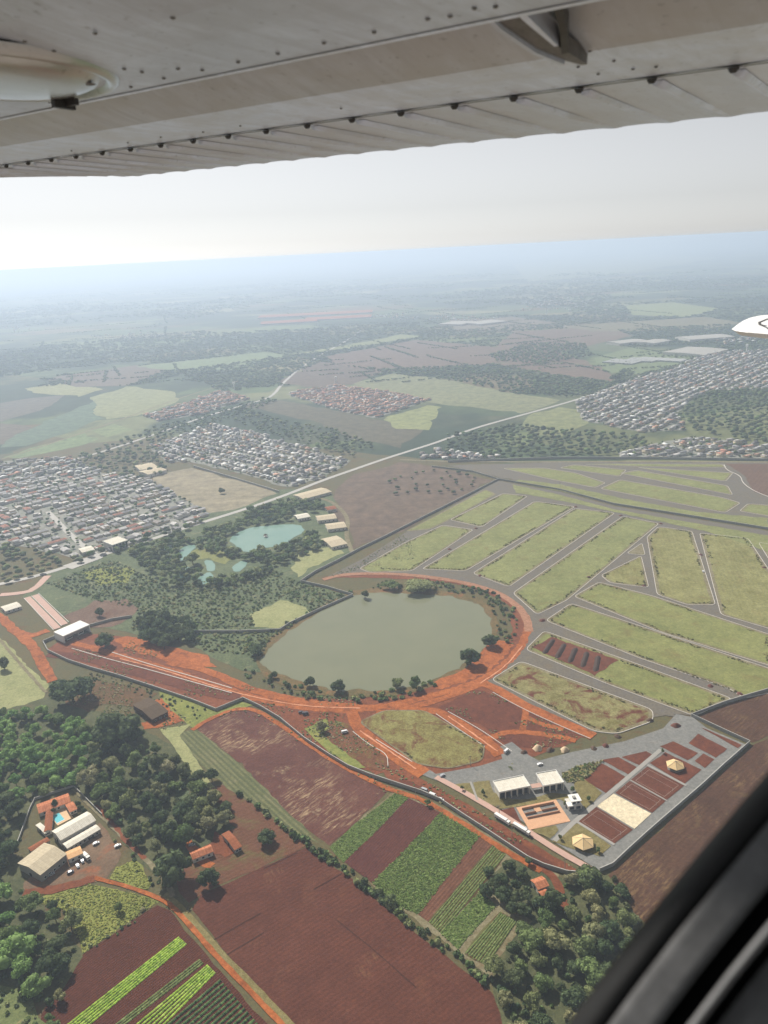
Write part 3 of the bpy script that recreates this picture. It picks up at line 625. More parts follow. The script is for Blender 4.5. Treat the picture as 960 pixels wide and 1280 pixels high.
farfield('pasture', [(477, 525), (533, 507), (552, 508), (537, 537), (500, 536)], C(134, 140, 86), C(152, 156, 98), C(110, 122, 72))
farfield('pasture', [(490, 467), (560, 474), (630, 490), (702, 500), (655, 517), (545, 505), (440, 480)], C(122, 126, 88), C(140, 140, 100), C(110, 118, 80))
farfield('pasture', [(660, 520), (700, 508), (740, 516), (735, 530), (700, 545), (655, 540)], C(118, 126, 78), C(144, 144, 94))
farfield('brown_field', [(405, 446), (520, 425), (620, 434), (606, 456), (500, 463), (470, 466), (420, 456)], C(116, 92, 88), C(130, 104, 98))
farfield('brown_field', [(345, 478), (400, 452), (480, 466), (440, 480), (390, 484)], C(104, 86, 84), C(116, 98, 92))
farfield('brown_field', [(600, 452), (640, 415), (760, 408), (790, 420), (700, 440), (760, 462), (770, 478), (690, 468)], C(118, 92, 86), C(132, 106, 98), C(108, 116, 84))
farfield('pasture', [(740, 448), (790, 434), (860, 440), (850, 455), (800, 468), (760, 466)], C(106, 122, 78), C(120, 134, 86))
farfield('pasture', [(113, 497), (160, 483), (220, 490), (222, 503), (170, 520), (133, 524), (117, 517)], C(136, 140, 96), C(150, 152, 106))
farfield('crop_field', [(13, 547), (43, 533), (120, 500), (117, 517), (130, 523), (83, 541), (30, 558), (0, 560)], C(84, 106, 84), C(94, 116, 90))
farfield('pasture', [(33, 485), (87, 477), (127, 487), (100, 496), (40, 491)], C(144, 144, 96), C(154, 154, 106))
farfield('brown_field', [(57, 473), (167, 457), (213, 460), (160, 482), (93, 484)], C(112, 96, 92), C(122, 104, 98))
farfield('brown_field', [(-60, 512), (40, 498), (80, 494), (60, 510), (0, 528), (-60, 536)], C(98, 92, 88), C(110, 104, 96))
farfield('brown_field', [(-80, 545), (0, 528), (40, 534), (0, 556), (-60, 566)], C(104, 92, 86), C(116, 104, 96))
farfield('crop_field', [(3, 571), (103, 543), (127, 548), (80, 562), (27, 574)], C(110, 130, 82), C(124, 142, 92))
farfield('pasture', [(113, 537), (147, 530), (163, 538), (133, 547)], C(118, 132, 84), C(130, 142, 92))
farfield('pasture', [(170, 458), (330, 440), (360, 444), (300, 462), (220, 464)], C(110, 128, 84), C(122, 138, 92))
farfield('pasture', [(360, 444), (470, 425), (500, 418), (530, 420), (420, 438)], C(130, 138, 92), C(144, 148, 100))
farfield('pasture', [(780, 382), (840, 378), (900, 386), (860, 396), (790, 394)], C(130, 140, 88), C(142, 150, 96))
farfield('pasture', [(700, 408), (880, 396), (930, 404), (860, 414), (740, 414)], C(124, 116, 90), C(134, 128, 100))
farfield('pasture', [(640, 330), (820, 318), (900, 322), (760, 345), (660, 352)], C(122, 126, 90), C(134, 138, 100))
farfield('brown_field', [(560, 400), (640, 396), (700, 404), (640, 416), (570, 414)], C(120, 108, 96), C(134, 120, 104))
# pale roads across the middle distance
track('road', [(-80, 745), (20, 727), (75, 712), (140, 690), (200, 671), (244, 656), (306, 637), (355, 620), (405, 600), (440, 588), (480, 574), (515, 563), (550, 552), (588, 537), (630, 525), (700, 506), (746, 492), (800, 470)], 9, 4, m_road_far, smooth=2)
track('road', [(452, 412), (440, 422), (415, 436), (380, 456), (352, 480), (340, 497), (310, 505), (255, 521), (200, 541), (120, 568), (30, 590)], 9, 4, m_road_far, smooth=2)
track('road', [(0, 575), (60, 556), (150, 525), (240, 492), (330, 468)], 6, 4, m_verge, smooth=2)
track('road', [(440, 690), (432, 670), (436, 650), (426, 636), (412, 626), (395, 622)], 6, 4, m_verge, smooth=2)
track('road', [(60, 640), (95, 676), (120, 694)], 8, 4, m_road_far, smooth=1)
track('road', [(500, 575), (600, 578), (800, 577), (1000, 578)], 8, 4, m_verge, smooth=1)
sheet('paved_apron', [(78, 708), (118, 694), (132, 690), (128, 698), (90, 712)], 5, m_road_far)
TOWNS = {
 'west': [(-70, 585), (0, 577), (90, 572), (130, 592), (185, 600), (225, 622), (262, 642), (250, 654), (200, 668), (140, 688), (95, 698), (60, 690), (20, 682), (-60, 690)],
 'mid': [(186, 560), (211, 551), (271, 529), (311, 540), (355, 553), (424, 572), (440, 576), (405, 597), (358, 610), (330, 600), (283, 588), (236, 577), (211, 578)],
 'row': [(180, 520), (230, 505), (277, 488), (311, 499), (255, 517), (199, 527)],
 'terrace': [(357, 493), (420, 482), (467, 488), (537, 500), (470, 523), (430, 515)],
 'east': [(719, 503), (770, 481), (830, 465), (873, 449), (895, 441), (960, 438), (1060, 440), (1060, 490), (960, 487), (895, 489), (863, 500), (846, 519), (857, 538), (808, 541), (770, 535), (727, 525)],
 'south_east': [(770, 567), (814, 555), (863, 546), (906, 550), (960, 560), (1020, 566), (1020, 574), (781, 573)]}
m_town = soil('town_ground', C(120, 122, 112), C(146, 142, 132), C(88, 98, 74), big=.02, mid=.1, fine=.5, c3lo=.5, c3hi=.6, bump=0)
for k in TOWNS: sheet('town_ground', TOWNS[k], 3, m_town, edge=4, step=15)
# ================================================================== THE AIRCRAFT the photo is taken from
def vnorm(a): return a / np.linalg.norm(a)
AS = vnorm(RM @ np.array([-880 - 480.0, 640 - 326.0, -FPX]))           # span, outboard
AC = vnorm(RM @ np.array([1290 - 480.0, 640 - 307.0, -FPX])); AC = vnorm(AC - AS * (AS @ AC))   # chord, towards the tail
AN = np.cross(AC, AS); AN = AN if AN[2] > 0 else -AN
CAMP = np.array([0, 0, HCAM])
WD = 0.30                                                               # wing underside above the lens
def A(u, v, w): return CAMP + AS * u + AC * v + AN * (WD + w)
def paint_mat(name, col, dirt, stain, metal=0.0, rough_=.45):
    m, nt, b = _mat(name); tc = nd(nt, 'ShaderNodeNewGeometry')
    dot = lambda ax: (lambda n: (nt.links.new(tc.outputs['Position'], n.inputs[0]), n)[1])(nd(nt, 'ShaderNodeVectorMath', operation='DOT_PRODUCT'))
    du, dv = dot(0), dot(1); du.inputs[1].default_value = tuple(AS); dv.inputs[1].default_value = tuple(AC)
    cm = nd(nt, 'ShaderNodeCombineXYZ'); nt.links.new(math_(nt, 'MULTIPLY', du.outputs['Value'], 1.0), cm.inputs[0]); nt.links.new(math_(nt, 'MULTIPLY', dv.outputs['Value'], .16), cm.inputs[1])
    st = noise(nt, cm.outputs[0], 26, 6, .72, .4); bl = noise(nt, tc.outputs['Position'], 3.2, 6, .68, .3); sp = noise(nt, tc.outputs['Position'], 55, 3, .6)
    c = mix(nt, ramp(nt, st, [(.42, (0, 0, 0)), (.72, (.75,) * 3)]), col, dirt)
    c = mix(nt, ramp(nt, bl, [(.42, (0, 0, 0)), (.62, (.9,) * 3)]), c, stain)
    c = mix(nt, ramp(nt, sp, [(.62, (0, 0, 0)), (.72, (.5,) * 3)]), c, tuple(x * .55 for x in dirt))
    nt.links.new(c, b.inputs['Base Color']); b.inputs['Roughness'].default_value = rough_; b.inputs['Specular IOR Level'].default_value = .8; b.inputs['Metallic'].default_value = metal
    b.inputs['Coat Weight'].default_value = .5; b.inputs['Coat Roughness'].default_value = .3
    return m
m_skin = paint_mat('wing_paint', (.62, .67, .77), (.34, .35, .38), (.44, .46, .51))
m_flap = paint_mat('flap_paint', (.76, .83, .98), (.48, .51, .57), (.58, .59, .62))
m_rib_shade = paint_mat('rib_shade_paint', (.64, .68, .76), (.50, .52, .56), (.56, .57, .61))  # darker than the flap paint, puts the shading between beads into the colour
m_nose = paint_mat('grimy_shade_nose', (.54, .56, .60), (.36, .36, .37), (.44, .43, .42))  # grime tone that also paints in the shading behind the wing lip
m_metal = paint_mat('bare_metal', (.60, .60, .58), (.42, .40, .38), (.50, .49, .47), metal=.75, rough_=.28)
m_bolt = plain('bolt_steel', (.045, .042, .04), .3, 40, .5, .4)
m_brack = plain('bracket_paint', (.16, .15, .14), .3, 25, .55, .4)
m_tail = plain('tail_paint', (.82, .82, .80), .03, 4, .35, .5)
air = empty('aircraft', CAMP + AN * -1.2)
tag(air, 'high-winged light aircraft seen from its cabin: grey wing underside, white tail tip, black window frame', 'aircraft')
AIRINV = Matrix.Translation(-Vector(CAMP + AN * -1.2))
def apart(name, verts, faces, mat, parent=air, smooth=False):
    """aircraft part, vertices given in world metres"""
    off = np.array(air.location)
    o = obj(name, [np.array(v) - off for v in verts], faces, mat, parent, smooth)
    return o
def grid(us, prof, fn=None):
    """surface from stations us and a profile [(v, w)]; fn(u, v, w) may move w"""
    V = []; F = []; n = len(prof)
    for u in us:
        for (v, w) in prof: V.append(A(u, v, fn(u, v, w) if fn else w))
    for i in range(len(us) - 1):
        for j in range(n - 1): F.append((i * n + j, i * n + j + 1, (i + 1) * n + j + 1, (i + 1) * n + j))
    return V, F
us = np.linspace(-.9, 5.3, 40)
wing_prof = [(.98, .16), (1.07, .012), (1.071, 0), (1.0, 0), (.9, 0), (.8, .004), (.7, .016), (.62, .036), (.56, .066), (.53, .10), (.56, .14), (.66, .185), (.85, .215), (1.1, .20), (1.6, .13), (1.62, .12)]
V, F = grid(us, wing_prof); wing = apart('wing', V, F, m_skin, smooth=False)
def flap_surface(name, u0, u1, vte, rise):
    PER = .1415; U0 = .4115
    us = np.linspace(u0, u1, int((u1 - u0) / PER * 14) + 2)
    front = [(1.33, .002), (1.38, 0), (1.48, 0), (1.571, 0)]; nose = [(1.0, .16), (1.04, .12), (1.10, .08), (1.16, .05), (1.22, .028), (1.28, .012), (1.331, .0019)]
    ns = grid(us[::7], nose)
    body = grid(us, front, lambda u, v, w: w + rise(u) * max(0, (v - 1.4)) / (vte - 1.4))
    fl = apart(name, body[0], body[1], m_flap, smooth=True)
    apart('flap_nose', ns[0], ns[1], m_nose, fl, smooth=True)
    vs_ = [1.573, 1.60, 1.65, 1.75, 1.85, 1.95, 2.03, 2.085, vte - .012, vte]
    def bead(u, v, w):
        ph = ((u - U0) / PER) % 1.0; d = min(ph, 1 - ph)
        b = max(0.0, 1 - (d / .2) ** 2) * .0015 * min(1.0, (v - 1.57) / .06)
        sag = .002 * math.sin(math.pi * ph)
        return w - b + sag + rise(u) * (v - 1.4) / (vte - 1.4)
    skin = [(v, -.002) for v in vs_] + [(vte, .006), (2.0, .02), (1.62, .11)]
    sk = grid(us, skin, lambda u, v, w: bead(u, v, w) if w < 0 else w + rise(u) * (v - 1.4) / (vte - 1.4))
    apart('corrugated_skin', sk[0], sk[1], m_rib_shade, fl, smooth=True)
    k = int(math.ceil((u0 - U0) / PER))
    while U0 + k * PER < u1 - .02:                      # pressed stiffening beads, shading painted as light beads on darker skin
        u = U0 + k * PER; k += 1; V = []; F = []; st = [1.60, 1.66, 1.75, 1.85, 1.95, 2.05, vte - .002]
        for v in st:
            wd = .013 * (1 - .35 * (v - 1.6) / .5)
            for (q, h) in ((-1, .001), (-.5, -.006), (0, -.0085), (.5, -.006), (1, .001)): V.append(A(u + q * wd, v, (h - .003) * (1 - .8 * max(0, (v - 1.85) / .28)) - .0015 + rise(u) * (v - 1.4) / (vte - 1.4)))
        for i in range(len(st) - 1):
            for j in range(4): F.append((i * 5 + j, i * 5 + j + 1, i * 5 + 6 + j, i * 5 + 5 + j))
        apart('stiffening_bead', V, F + [(30, 31, 32, 33, 34), (4, 3, 2, 1, 0)], m_flap, fl, smooth=True)
    # dark hinge line
    hl = grid([u0, u1], [(1.568, -.0035), (1.5765, -.0035)], lambda u, v, w: w + rise(u) * .22)
    apart('hinge_seam', hl[0], hl[1], m_bolt, fl)
    k = int(math.ceil((u0 - U0) / PER)); 
    while U0 + k * PER < min(u1, 3.4):
        u = U0 + k * PER; cen = A(u, 1.573, -.004 + rise(u) * .22); k += 1
        if u < .1: continue
        V = []; n = 8
        for (r, h) in ((.010, 0), (.0085, -.004), (.005, -.008)):
            for i in range(n): t = 2 * math.pi * i / n; V.append(cen + AS * r * math.cos(t) + AC * r * .8 * math.sin(t) + AN * h)
        apart('bolt', V, [(a * n + i, a * n + (i + 1) % n, (a + 1) * n + (i + 1) % n, (a + 1) * n + i) for a in range(2) for i in range(n)] + [tuple(range(2 * n, 3 * n))], m_bolt, fl)
    return fl
flap_surface('flap', -.9, 2.915, 2.13, lambda u: 0.0)
flap_surface('aileron', 2.935, 5.2, 2.08, lambda u: .004 + (u - 2.93) * .056)
V, F = grid(np.linspace(-.9, 5.3, 30), [(1.060, -.0015), (1.0715, -.0022), (1.0725, .012)]); apart('lip_edge', V, F, m_flap, wing)
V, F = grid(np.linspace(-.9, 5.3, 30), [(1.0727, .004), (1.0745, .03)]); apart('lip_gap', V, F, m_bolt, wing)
# rivets along the wing lip
m_rivet = plain('rivet_grime', (.16, .15, .14), .3, 40, .6, .3)
def rivet(u, v, w=-.0005, r=.0042, par=wing, mat=m_rivet):
    cen = A(u, v, w); n = 7; V = [cen + AS * r * math.cos(2 * math.pi * i / n) + AC * r * math.sin(2 * math.pi * i / n) for i in range(n)]
    V += [cen + AS * r * .6 * math.cos(2 * math.pi * i / n) + AC * r * .6 * math.sin(2 * math.pi * i / n) - AN * .002 for i in range(n)]
    return apart('rivet', V, [(i, (i + 1) % n, n + (i + 1) % n, n + i) for i in range(n)] + [tuple(range(n, 2 * n))], mat, par)
for (u, v) in [(1.241, .93), (1.238, .964), (1.17, .987), (1.145, 1.019), (1.054, 1.017), (.963, 1.017), (.863, 1.013), (.767, 1.012), (.67, 1.005), (.639, 1.013), (.595, 1.002), (.57, 1.013), (1.25, 1.02), (1.36, 1.03), (1.5, 1.03), (1.62, 1.02), (1.1, .78), (1.22, .74), (1.24, .80), (.95, .8)]:
    rivet(u, v, -.001 if v > .9 else .004)
for (u, v) in [(.61, 1.192), (.628, 1.322), (.626, 1.408), (.566, 1.314), (.561, 1.404), (.621, 1.485), (.557, 1.484), (.52, 1.494), (1.55, 1.49), (1.7, 1.5), (1.86, 1.49), (2.02, 1.5), (2.3, 1.5), (1.2, 1.46)]:
    rivet(u, v, .012 if v < 1.25 else -.001, r=.0035)
# round inspection cover with a rolled rim and its catch
cu, cv, cr = 1.462, .815, .198
prof = [(0, -.020), (.06, -.020), (.12, -.018), (.155, -.013), (.176, -.004), (.184, .006), (.190, .004), (.196, -.006), (.205, -.008), (.214, 0), (.216, .01)]
V = []; F = []; n = 48
for (r, h) in prof:
    for i in range(n): t = 2 * math.pi * i / n; V.append(A(cu + r * math.cos(t), cv + r * math.sin(t), h - .002))
for a in range(len(prof) - 1):
    for i in range(n): F.append((a * n + i, a * n + (i + 1) % n, (a + 1) * n + (i + 1) % n, (a + 1) * n + i))
cover = apart('inspection_cover', V, F, m_metal, smooth=True)
def abox(name, u0, u1, v0, v1, w0, w1, mat, par):
    V = [A(u, v, w) for w in (w0, w1) for (u, v) in ((u0, v0), (u1, v0), (u1, v1), (u0, v1))]
    return apart(name, V, [(0, 1, 2, 3), (4, 7, 6, 5), (0, 4, 5, 1), (1, 5, 6, 2), (2, 6, 7, 3), (3, 7, 4, 0)], mat, par)
abox('catch', 1.500, 1.512, .955, 1.0, -.03, 0, m_bolt, cover); abox('catch_arm', 1.47, 1.53, .978, .988, -.026, -.014, m_bolt, cover)
rivet(1.345, .93, -.012, .012, cover); rivet(1.49, .965, -.012, .009, cover)
# flap hinge bracket: tapering arm with a curved stay
def bar(name, pts, wid, h0, h1, mat, par):
    V = []; F = []
    for i, (u, v, w, k) in enumerate(pts):
        for (du, hh) in ((-wid * k, h0), (wid * k, h0), (wid * k, h1), (-wid * k, h1)): V.append(A(u + du, v, w + hh))
    for i in range(len(pts) - 1):
        for j in range(4): F.append((4 * i + j, 4 * i + (j + 1) % 4, 4 * i + 4 + (j + 1) % 4, 4 * i + 4 + j))
    F += [(0, 3, 2, 1), tuple(4 * len(pts) - 4 + q for q in range(4))]
    return apart(name, V, F, mat, par)
br = bar('hinge_bracket', [(.585, 1.02, .03, 1.3), (.588, 1.1, .012, 1.1), (.59, 1.2, .0, .85), (.588, 1.28, -.002, .6), (.585, 1.34, -.002, .2)], .022, -.012, .01, m_brack, air)
bar('bracket_lit_edge', [(.612, 1.02, .03, 1), (.611, 1.1, .012, 1), (.607, 1.2, 0, 1), (.60, 1.29, -.002, .8)], .004, -.018, .01, m_skin, br)  # pale strip painting in the lit edge of the dark arm
bar('bracket_stay', [(.512, 1.04, .03, 1), (.522, 1.10, .02, 1), (.545, 1.17, .008, 1), (.575, 1.24, 0, .8)], .006, -.016, .01, m_bolt, br)
bar('bracket_web', [(.565, 1.02, .032, 1), (.566, 1.1, .018, .9), (.57, 1.2, .006, .5)], .006, -.02, .008, m_flap, br)
# tailplane tip
def T(u, v, w): return CAMP + AS * u + AC * v + AN * w
pl = [(-1.2, 5.40), (1.0, 5.555), (1.18, 5.62), (1.27, 5.69), (1.32, 5.80), (1.36, 6.1), (1.38, 6.43), (1.36, 6.7), (1.28, 6.9), (-1.2, 7.05)]
cen = (0.6, 6.2); V = []; n = len(pl)
for (k, w) in ((.86, .045), (.95, .034), (1.0, 0.0), (.95, -.03), (.86, -.04)):
    for (u, v) in pl: V.append(T(cen[0] + (u - cen[0]) * (k if u > 0 else 1), cen[1] + (v - cen[1]) * k, -.53 + w))
F = [(a * n + i, a * n + (i + 1) % n, (a + 1) * n + (i + 1) % n, (a + 1) * n + i) for a in range(4) for i in range(n)] + [tuple(range(n)), tuple(range(4 * n, 5 * n))]
tail = apart('tailplane', V, F, m_tail)
V = []
for (u, v) in [(1.06, 5.60), (1.13, 5.72), (1.17, 5.9), (1.18, 6.2), (1.17, 6.6), (1.14, 6.8)]: V += [T(u - .008, v, -.53 + .0485), T(u + .008, v, -.53 + .0465)]
apart('tip_seam', V, [(2 * i, 2 * i + 1, 2 * i + 3, 2 * i + 2) for i in range(5)], m_bolt, tail)
# cabin window surround at the lower right, close to the lens
m_rubber = plain('rubber_seal', (.008, .008, .008), .3, 60, .6, .3); m_trim = plain('cabin_trim', (.10, .10, .10), .25, 60, .7, .3); m_ridge = plain('frame_ridge', (.17, .17, .17), .2, 60, .5, .4)
def K(px, py, D): return CAMP + RM @ np.array([(px - 480) * D / FPX, (640 - py) * D / FPX, -D])
edge = [(640, 1372), (706, 1288), (760, 1214), (814, 1143), (869, 1075), (925, 1008), (985, 939), (1060, 855)]
E = [np.array(p, float) for p in edge]
def band(name, o0, o1, D0, D1, mat, par, crown=0.0, thick=.03):
    a, c2 = [], []
    nn = len(E); V = []
    for i in range(nn):
        t = E[min(nn - 1, i + 1)] - E[max(0, i - 1)]; t /= np.linalg.norm(t); nrm = np.array([-t[1], t[0]])
        for (k, dd) in ((0, D0), (.25, D0 - crown * .75 + (D1 - D0) * .25), (.5, (D0 + D1) / 2 - crown), (.75, D1 - crown * .75 - (D1 - D0) * .25), (1, D1)):
            q = E[i] + nrm * (o0 + (o1 - o0) * k); V.append(K(q[0], q[1], dd))
        for (k, dd) in ((1, D1 + thick), (0, D0 + thick)):
            q = E[i] + nrm * (o0 + (o1 - o0) * k); V.append(K(q[0], q[1], dd))
    F = [(i * 7 + j, i * 7 + (j + 1) % 7, i * 7 + 7 + (j + 1) % 7, i * 7 + 7 + j) for i in range(nn - 1) for j in range(7)]
    return apart(name, V, F, mat, par, smooth=True)
fr = band('window_frame', 40, 92, .335, .325, m_trim, air)
band('rubber_seal', -2, 42, .355, .34, m_rubber, fr, .006)
band('groove', 91, 122, .345, .335, m_rubber, fr)
band('ridge', 120, 133, .318, .318, m_ridge, fr, .006)
band('inner_groove', 131, 152, .33, .33, m_rubber, fr)
band('inner_panel', 150, 420, .315, .30, m_trim, fr)
# ================================================================== WALLS
def wall(px, label, h=2.6, w=.35, step=12):
    line = resample(GP(px), step, False); o = line[0]; t = empty('perimeter_wall', (o[0], o[1], 0))
    loc = [p - o for p in line]
    ribbon('wall_body', loc, w, h, m_wall, t); ribbon('coping', loc, w + .22, .14, m_coping, t, z0=h + .002)
    for i, p in enumerate(loc[:: max(1, int(24 / step))]):
        MB().box(p[0] - .3, p[0] + .3, p[1] - .3, p[1] + .3, 0, h + .32).build('pier', m_coping, t)
    tag(t, label, 'wall', 'perimeter walls'); return t
wall([(54, 804), (60, 815), (85, 827), (115, 837), (150, 847), (190, 860), (240, 877), (270, 889), (304, 875), (325, 885), (350, 900), (380, 925), (410, 945), (435, 960), (460, 970), (490, 980), (527, 992), (550, 1002), (580, 1022), (600, 1035), (630, 1055), (660, 1075), (680, 1084), (709, 1093), (724, 1094)], 'long grey concrete wall curving from the white gatehouse past the fields to the club', 3.0)
wall([(750, 1090), (766, 1083), (786, 1064), (809, 1043), (840, 1016), (877, 984), (905, 958), (937, 930), (900, 913), (864, 896), (906, 880), (960, 864), (1060, 835)], 'grey concrete wall along the right side of the clay courts and fallow field', 3.0)
wall([(54, 804), (70, 797)], 'short grey wall joining the white gatehouse on its near side', 3.0)
wall([(111, 784), (140, 776), (165, 772)], 'short grey wall running from the gatehouse into the trees', 3.0)
wall([(241, 791), (300, 791), (350, 789), (362, 781), (400, 763), (441, 745), (408, 735), (376, 728), (394, 716), (422, 702), (450, 687), (481, 672), (550, 637), (623, 600)], 'grey boundary wall zigzagging between the olive lake and the scrub', 3.0)
wall([(623, 600), (700, 613), (767, 631), (855, 645), (960, 662), (1090, 685)], 'straight dark wall between the two grass plot developments', 3.0)
wall([(540, 584), (590, 590), (623, 600)], 'wall along the far edge of the brown field with scattered trees', 3.0)
wall([(560, 578), (700, 573.5), (830, 574), (960, 576), (1080, 577)], 'long straight wall below the far right houses and woods', 4.0, .6, 30)
wall([(242, 584), (300, 601), (349, 616)], 'dark wall between the dry field and the white-roofed town', 3.5, .6, 20)

# ================================================================== BUILDINGS
def frame(px, h):
    """rectangle on the ground from four roof corners seen in the photo at height h: centre, heading, length, width"""
    P = [G(p[0], p[1], h)[:2] for p in px]
    e1 = (P[1] - P[0] + P[2] - P[3]) / 2; e2 = (P[3] - P[0] + P[2] - P[1]) / 2
    c = sum(P) / 4; L, Wd = np.linalg.norm(e1), np.linalg.norm(e2)
    a = math.atan2(e1[1], e1[0])
    return c, a, L, Wd
m_glass = plain('window_glass', (.03, .035, .04), .2, 1, .12, .6)
m_dark = plain('dark_opening', (.03, .028, .026), .3, 1, .9)
m_tile = tiled('clay_tiles', C(168, 96, 66), C(206, 136, 100), .35)
m_tile2 = tiled('old_clay_tiles', C(140, 84, 64), C(176, 112, 86), .35)
m_sheetw = tiled('white_sheeting', C(196, 188, 170), C(226, 220, 204), .9)
m_sheetb = tiled('beige_sheeting', C(172, 158, 132), C(200, 186, 158), .9)
m_sheetd = tiled('brown_sheeting', C(84, 70, 62), C(104, 90, 80), .9)
m_thatch = plain('pavilion_roof', C(214, 184, 134), .08, .8)
m_plaster = plain('plaster', C(206, 200, 188), .1, .5); m_plasterd = plain('grey_plaster', C(150, 146, 138), .12, .5)
m_timber = plain('timber', C(96, 72, 54), .2, 2)
def windows(par, L, Wd, h, n, side, z0=.9, hh=1.3, wd=1.3, name='window'):
    for i in range(n):
        x = -L / 2 + L * (i + .5) / n; y = side * Wd / 2
        f = MB().box(x - wd / 2 - .1, x + wd / 2 + .1, y - .05 if side > 0 else y - .09, y + .09 if side > 0 else y + .05, z0 - .1, z0 + hh + .1).build(name, m_white, par)
        MB().box(x - wd / 2, x + wd / 2, y - .04 if side > 0 else y - .12, y + .12 if side > 0 else y + .04, z0, z0 + hh).build('pane', m_glass, f)
def shed(name, px, h, label, roof_mat, wall_mat, rise=1.6, over=.6, nwin=4, cat='building', swap=False, open_side=None):
    c, a, L, Wd = frame(px, h)
    if swap: a += math.pi / 2; L, Wd = Wd, L
    t = empty(name, (c[0], c[1], .3), a); tag(t, label, cat)
    l2, w2 = L / 2 - over, Wd / 2 - over
    MB().box(-l2, l2, -w2, w2, -.4, h - .3).add([(-l2, -w2, h - .3), (-l2, w2, h - .3), (-l2, 0, h - .3 + rise * .9), (l2, -w2, h - .3), (l2, w2, h - .3), (l2, 0, h - .3 + rise * .9)], [(0, 1, 2), (3, 5, 4)]).build('wall', wall_mat, t)
    MB().gable(-L / 2, L / 2, -Wd / 2, Wd / 2, h - .3, rise).build('roof', roof_mat, t)
    for sd_ in (-1, 1): windows(t, 2 * l2 * .9, 2 * w2, h, nwin, sd_, .9, min(1.4, h - 2), 1.4)
    MB().box(-l2 - .06, -l2 + .04, -1.1, 1.1, 0, 2.3).build('door', m_dark, t); MB().box(l2 - .04, l2 + .06, -1.1, 1.1, 0, 2.3).build('door', m_dark, t)
    return t
def flat_block(name, px, h, label, roof_mat=None, cols=5, cat='building', par=.5):
    c, a, L, Wd = frame(px, h); t = empty(name, (c[0], c[1], .5), a); tag(t, label, cat); l2, w2 = L / 2, Wd / 2
    MB().box(-l2 + .8, l2 - .8, -w2 + 1.6, w2 - .6, -.2, h - .6).build('wall', m_plaster, t)
    r = MB().box(-l2, l2, -w2, w2, h - .6, h - .1).build('roof', m_white, t)
    for b_ in ((-l2, l2, -w2, -w2 + .3), (-l2, l2, w2 - .3, w2), (-l2, -l2 + .3, -w2 + .3, w2 - .3), (l2 - .3, l2, -w2 + .3, w2 - .3)): MB().box(*b_, h - .098, h + par).build('parapet', m_white, r)
    MB().box(-l2 + .6, l2 - .6, -w2 + .6, w2 - .6, h - .099, h + .06).build('roof_sheeting', roof_mat or m_sheetw, r)
    for i in range(cols):
        x = -l2 + .35 + (L - .7) * i / (cols - 1); MB().box(x - .22, x + .22, -w2 + .1, -w2 + .5, -.2, h - .6).build('column', m_plaster, t)
    n = max(3, int(L / 4))
    for i in range(n):
        x = -l2 + .8 + (L - 1.6) * (i + .5) / n; k = (L - 1.6) / n * .42
        f = MB().box(x - k, x + k, -w2 + 1.54, -w2 + 1.64, .1, h - 1.3).build('window', m_glass, t)
        MB().box(x - .05, x + .05, -w2 + 1.5, -w2 + 1.55, .1, h - 1.3).build('mullion', m_dark, f)
    windows(t, L * .8, Wd - 1.2, h, 3, 1, 1.0, 1.6, 1.6)
    return t
# roof corners are given far-left, far-right, near-right, near-left, so -y is the side facing the camera
flat_block('club_building', [(616, 977), (655, 970), (662, 983), (624, 992)], 6.5, 'larger white flat-roofed club building beside the lawns', cols=6)
flat_block('club_building', [(669, 967), (695, 964), (705, 978), (680, 984)], 6.5, 'smaller white flat-roofed club building next to the planted beds', cols=4)
# white cubic house by the pool
c, a, L, Wd = frame([(706, 995), (724, 993), (727, 1002), (709, 1005)], 6.0)
t = empty('cubic_house', (c[0], c[1], .5), a); tag(t, 'small white cubic house with stepped roof blocks beside the empty pool', 'house')
MB().box(-4.6, 4.6, -3.8, 3.8, -.2, 3.4).build('wall', m_plaster, t); MB().box(-2.0, 4.0, -3.0, 3.2, 3.4, 6.0).build('upper_storey', m_white, t)
MB().box(-5.2, 0, -4.4, 0, 3.402, 3.8).build('roof_slab', m_white, t); MB().box(-2.6, 4.6, -3.5, 3.7, 6.002, 6.4).build('roof_slab', m_white, t); MB().box(-.5, 1.5, -1, 1, 6.402, 7.4).build('water_tank', m_plasterd, t)
for (x0, x1, z0, z1, y) in ((-3.6, -.8, .3, 2.5, -3.86), (.8, 3.8, .3, 2.5, -3.86), (-1.4, .6, 4.0, 5.4, -3.06), (1.6, 3.4, 4.0, 5.4, -3.06)): MB().box(x0, x1, y, y + .1, z0, z1).build('window', m_glass, t)
# pool terrace with empty basins
c, a, L, Wd = frame([(644, 1010), (696, 999), (712, 1027), (663, 1037)], .6)
t = empty('pool_terrace', (c[0], c[1], .62), a); tag(t, 'orange-tan pool terrace with empty rectangular basins, under construction', 'pool terrace')
l2, w2 = L / 2, Wd / 2; m_terr = plain('terrace', C(204, 158, 122), .1, .4); m_terr2 = plain('raw_concrete', C(186, 142, 112), .12, .4)
MB().box(-l2, l2, -w2, -w2 * .1, -.5, .1).box(-l2, l2, w2 * .72, w2, -.5, .1).box(-l2, -l2 * .8, -w2 * .1, w2 * .72, -.5, .1).box(l2 * .8, l2, -w2 * .1, w2 * .72, -.5, .1).box(-l2 * .25, l2 * .05, w2 * .3, w2 * .72, -.5, .1).build('deck', m_terr, t)
MB().box(-l2 * .8, l2 * .8, -w2 * .1, w2 * .72, -.48, -.4).build('basin_floor', m_terr2, t)
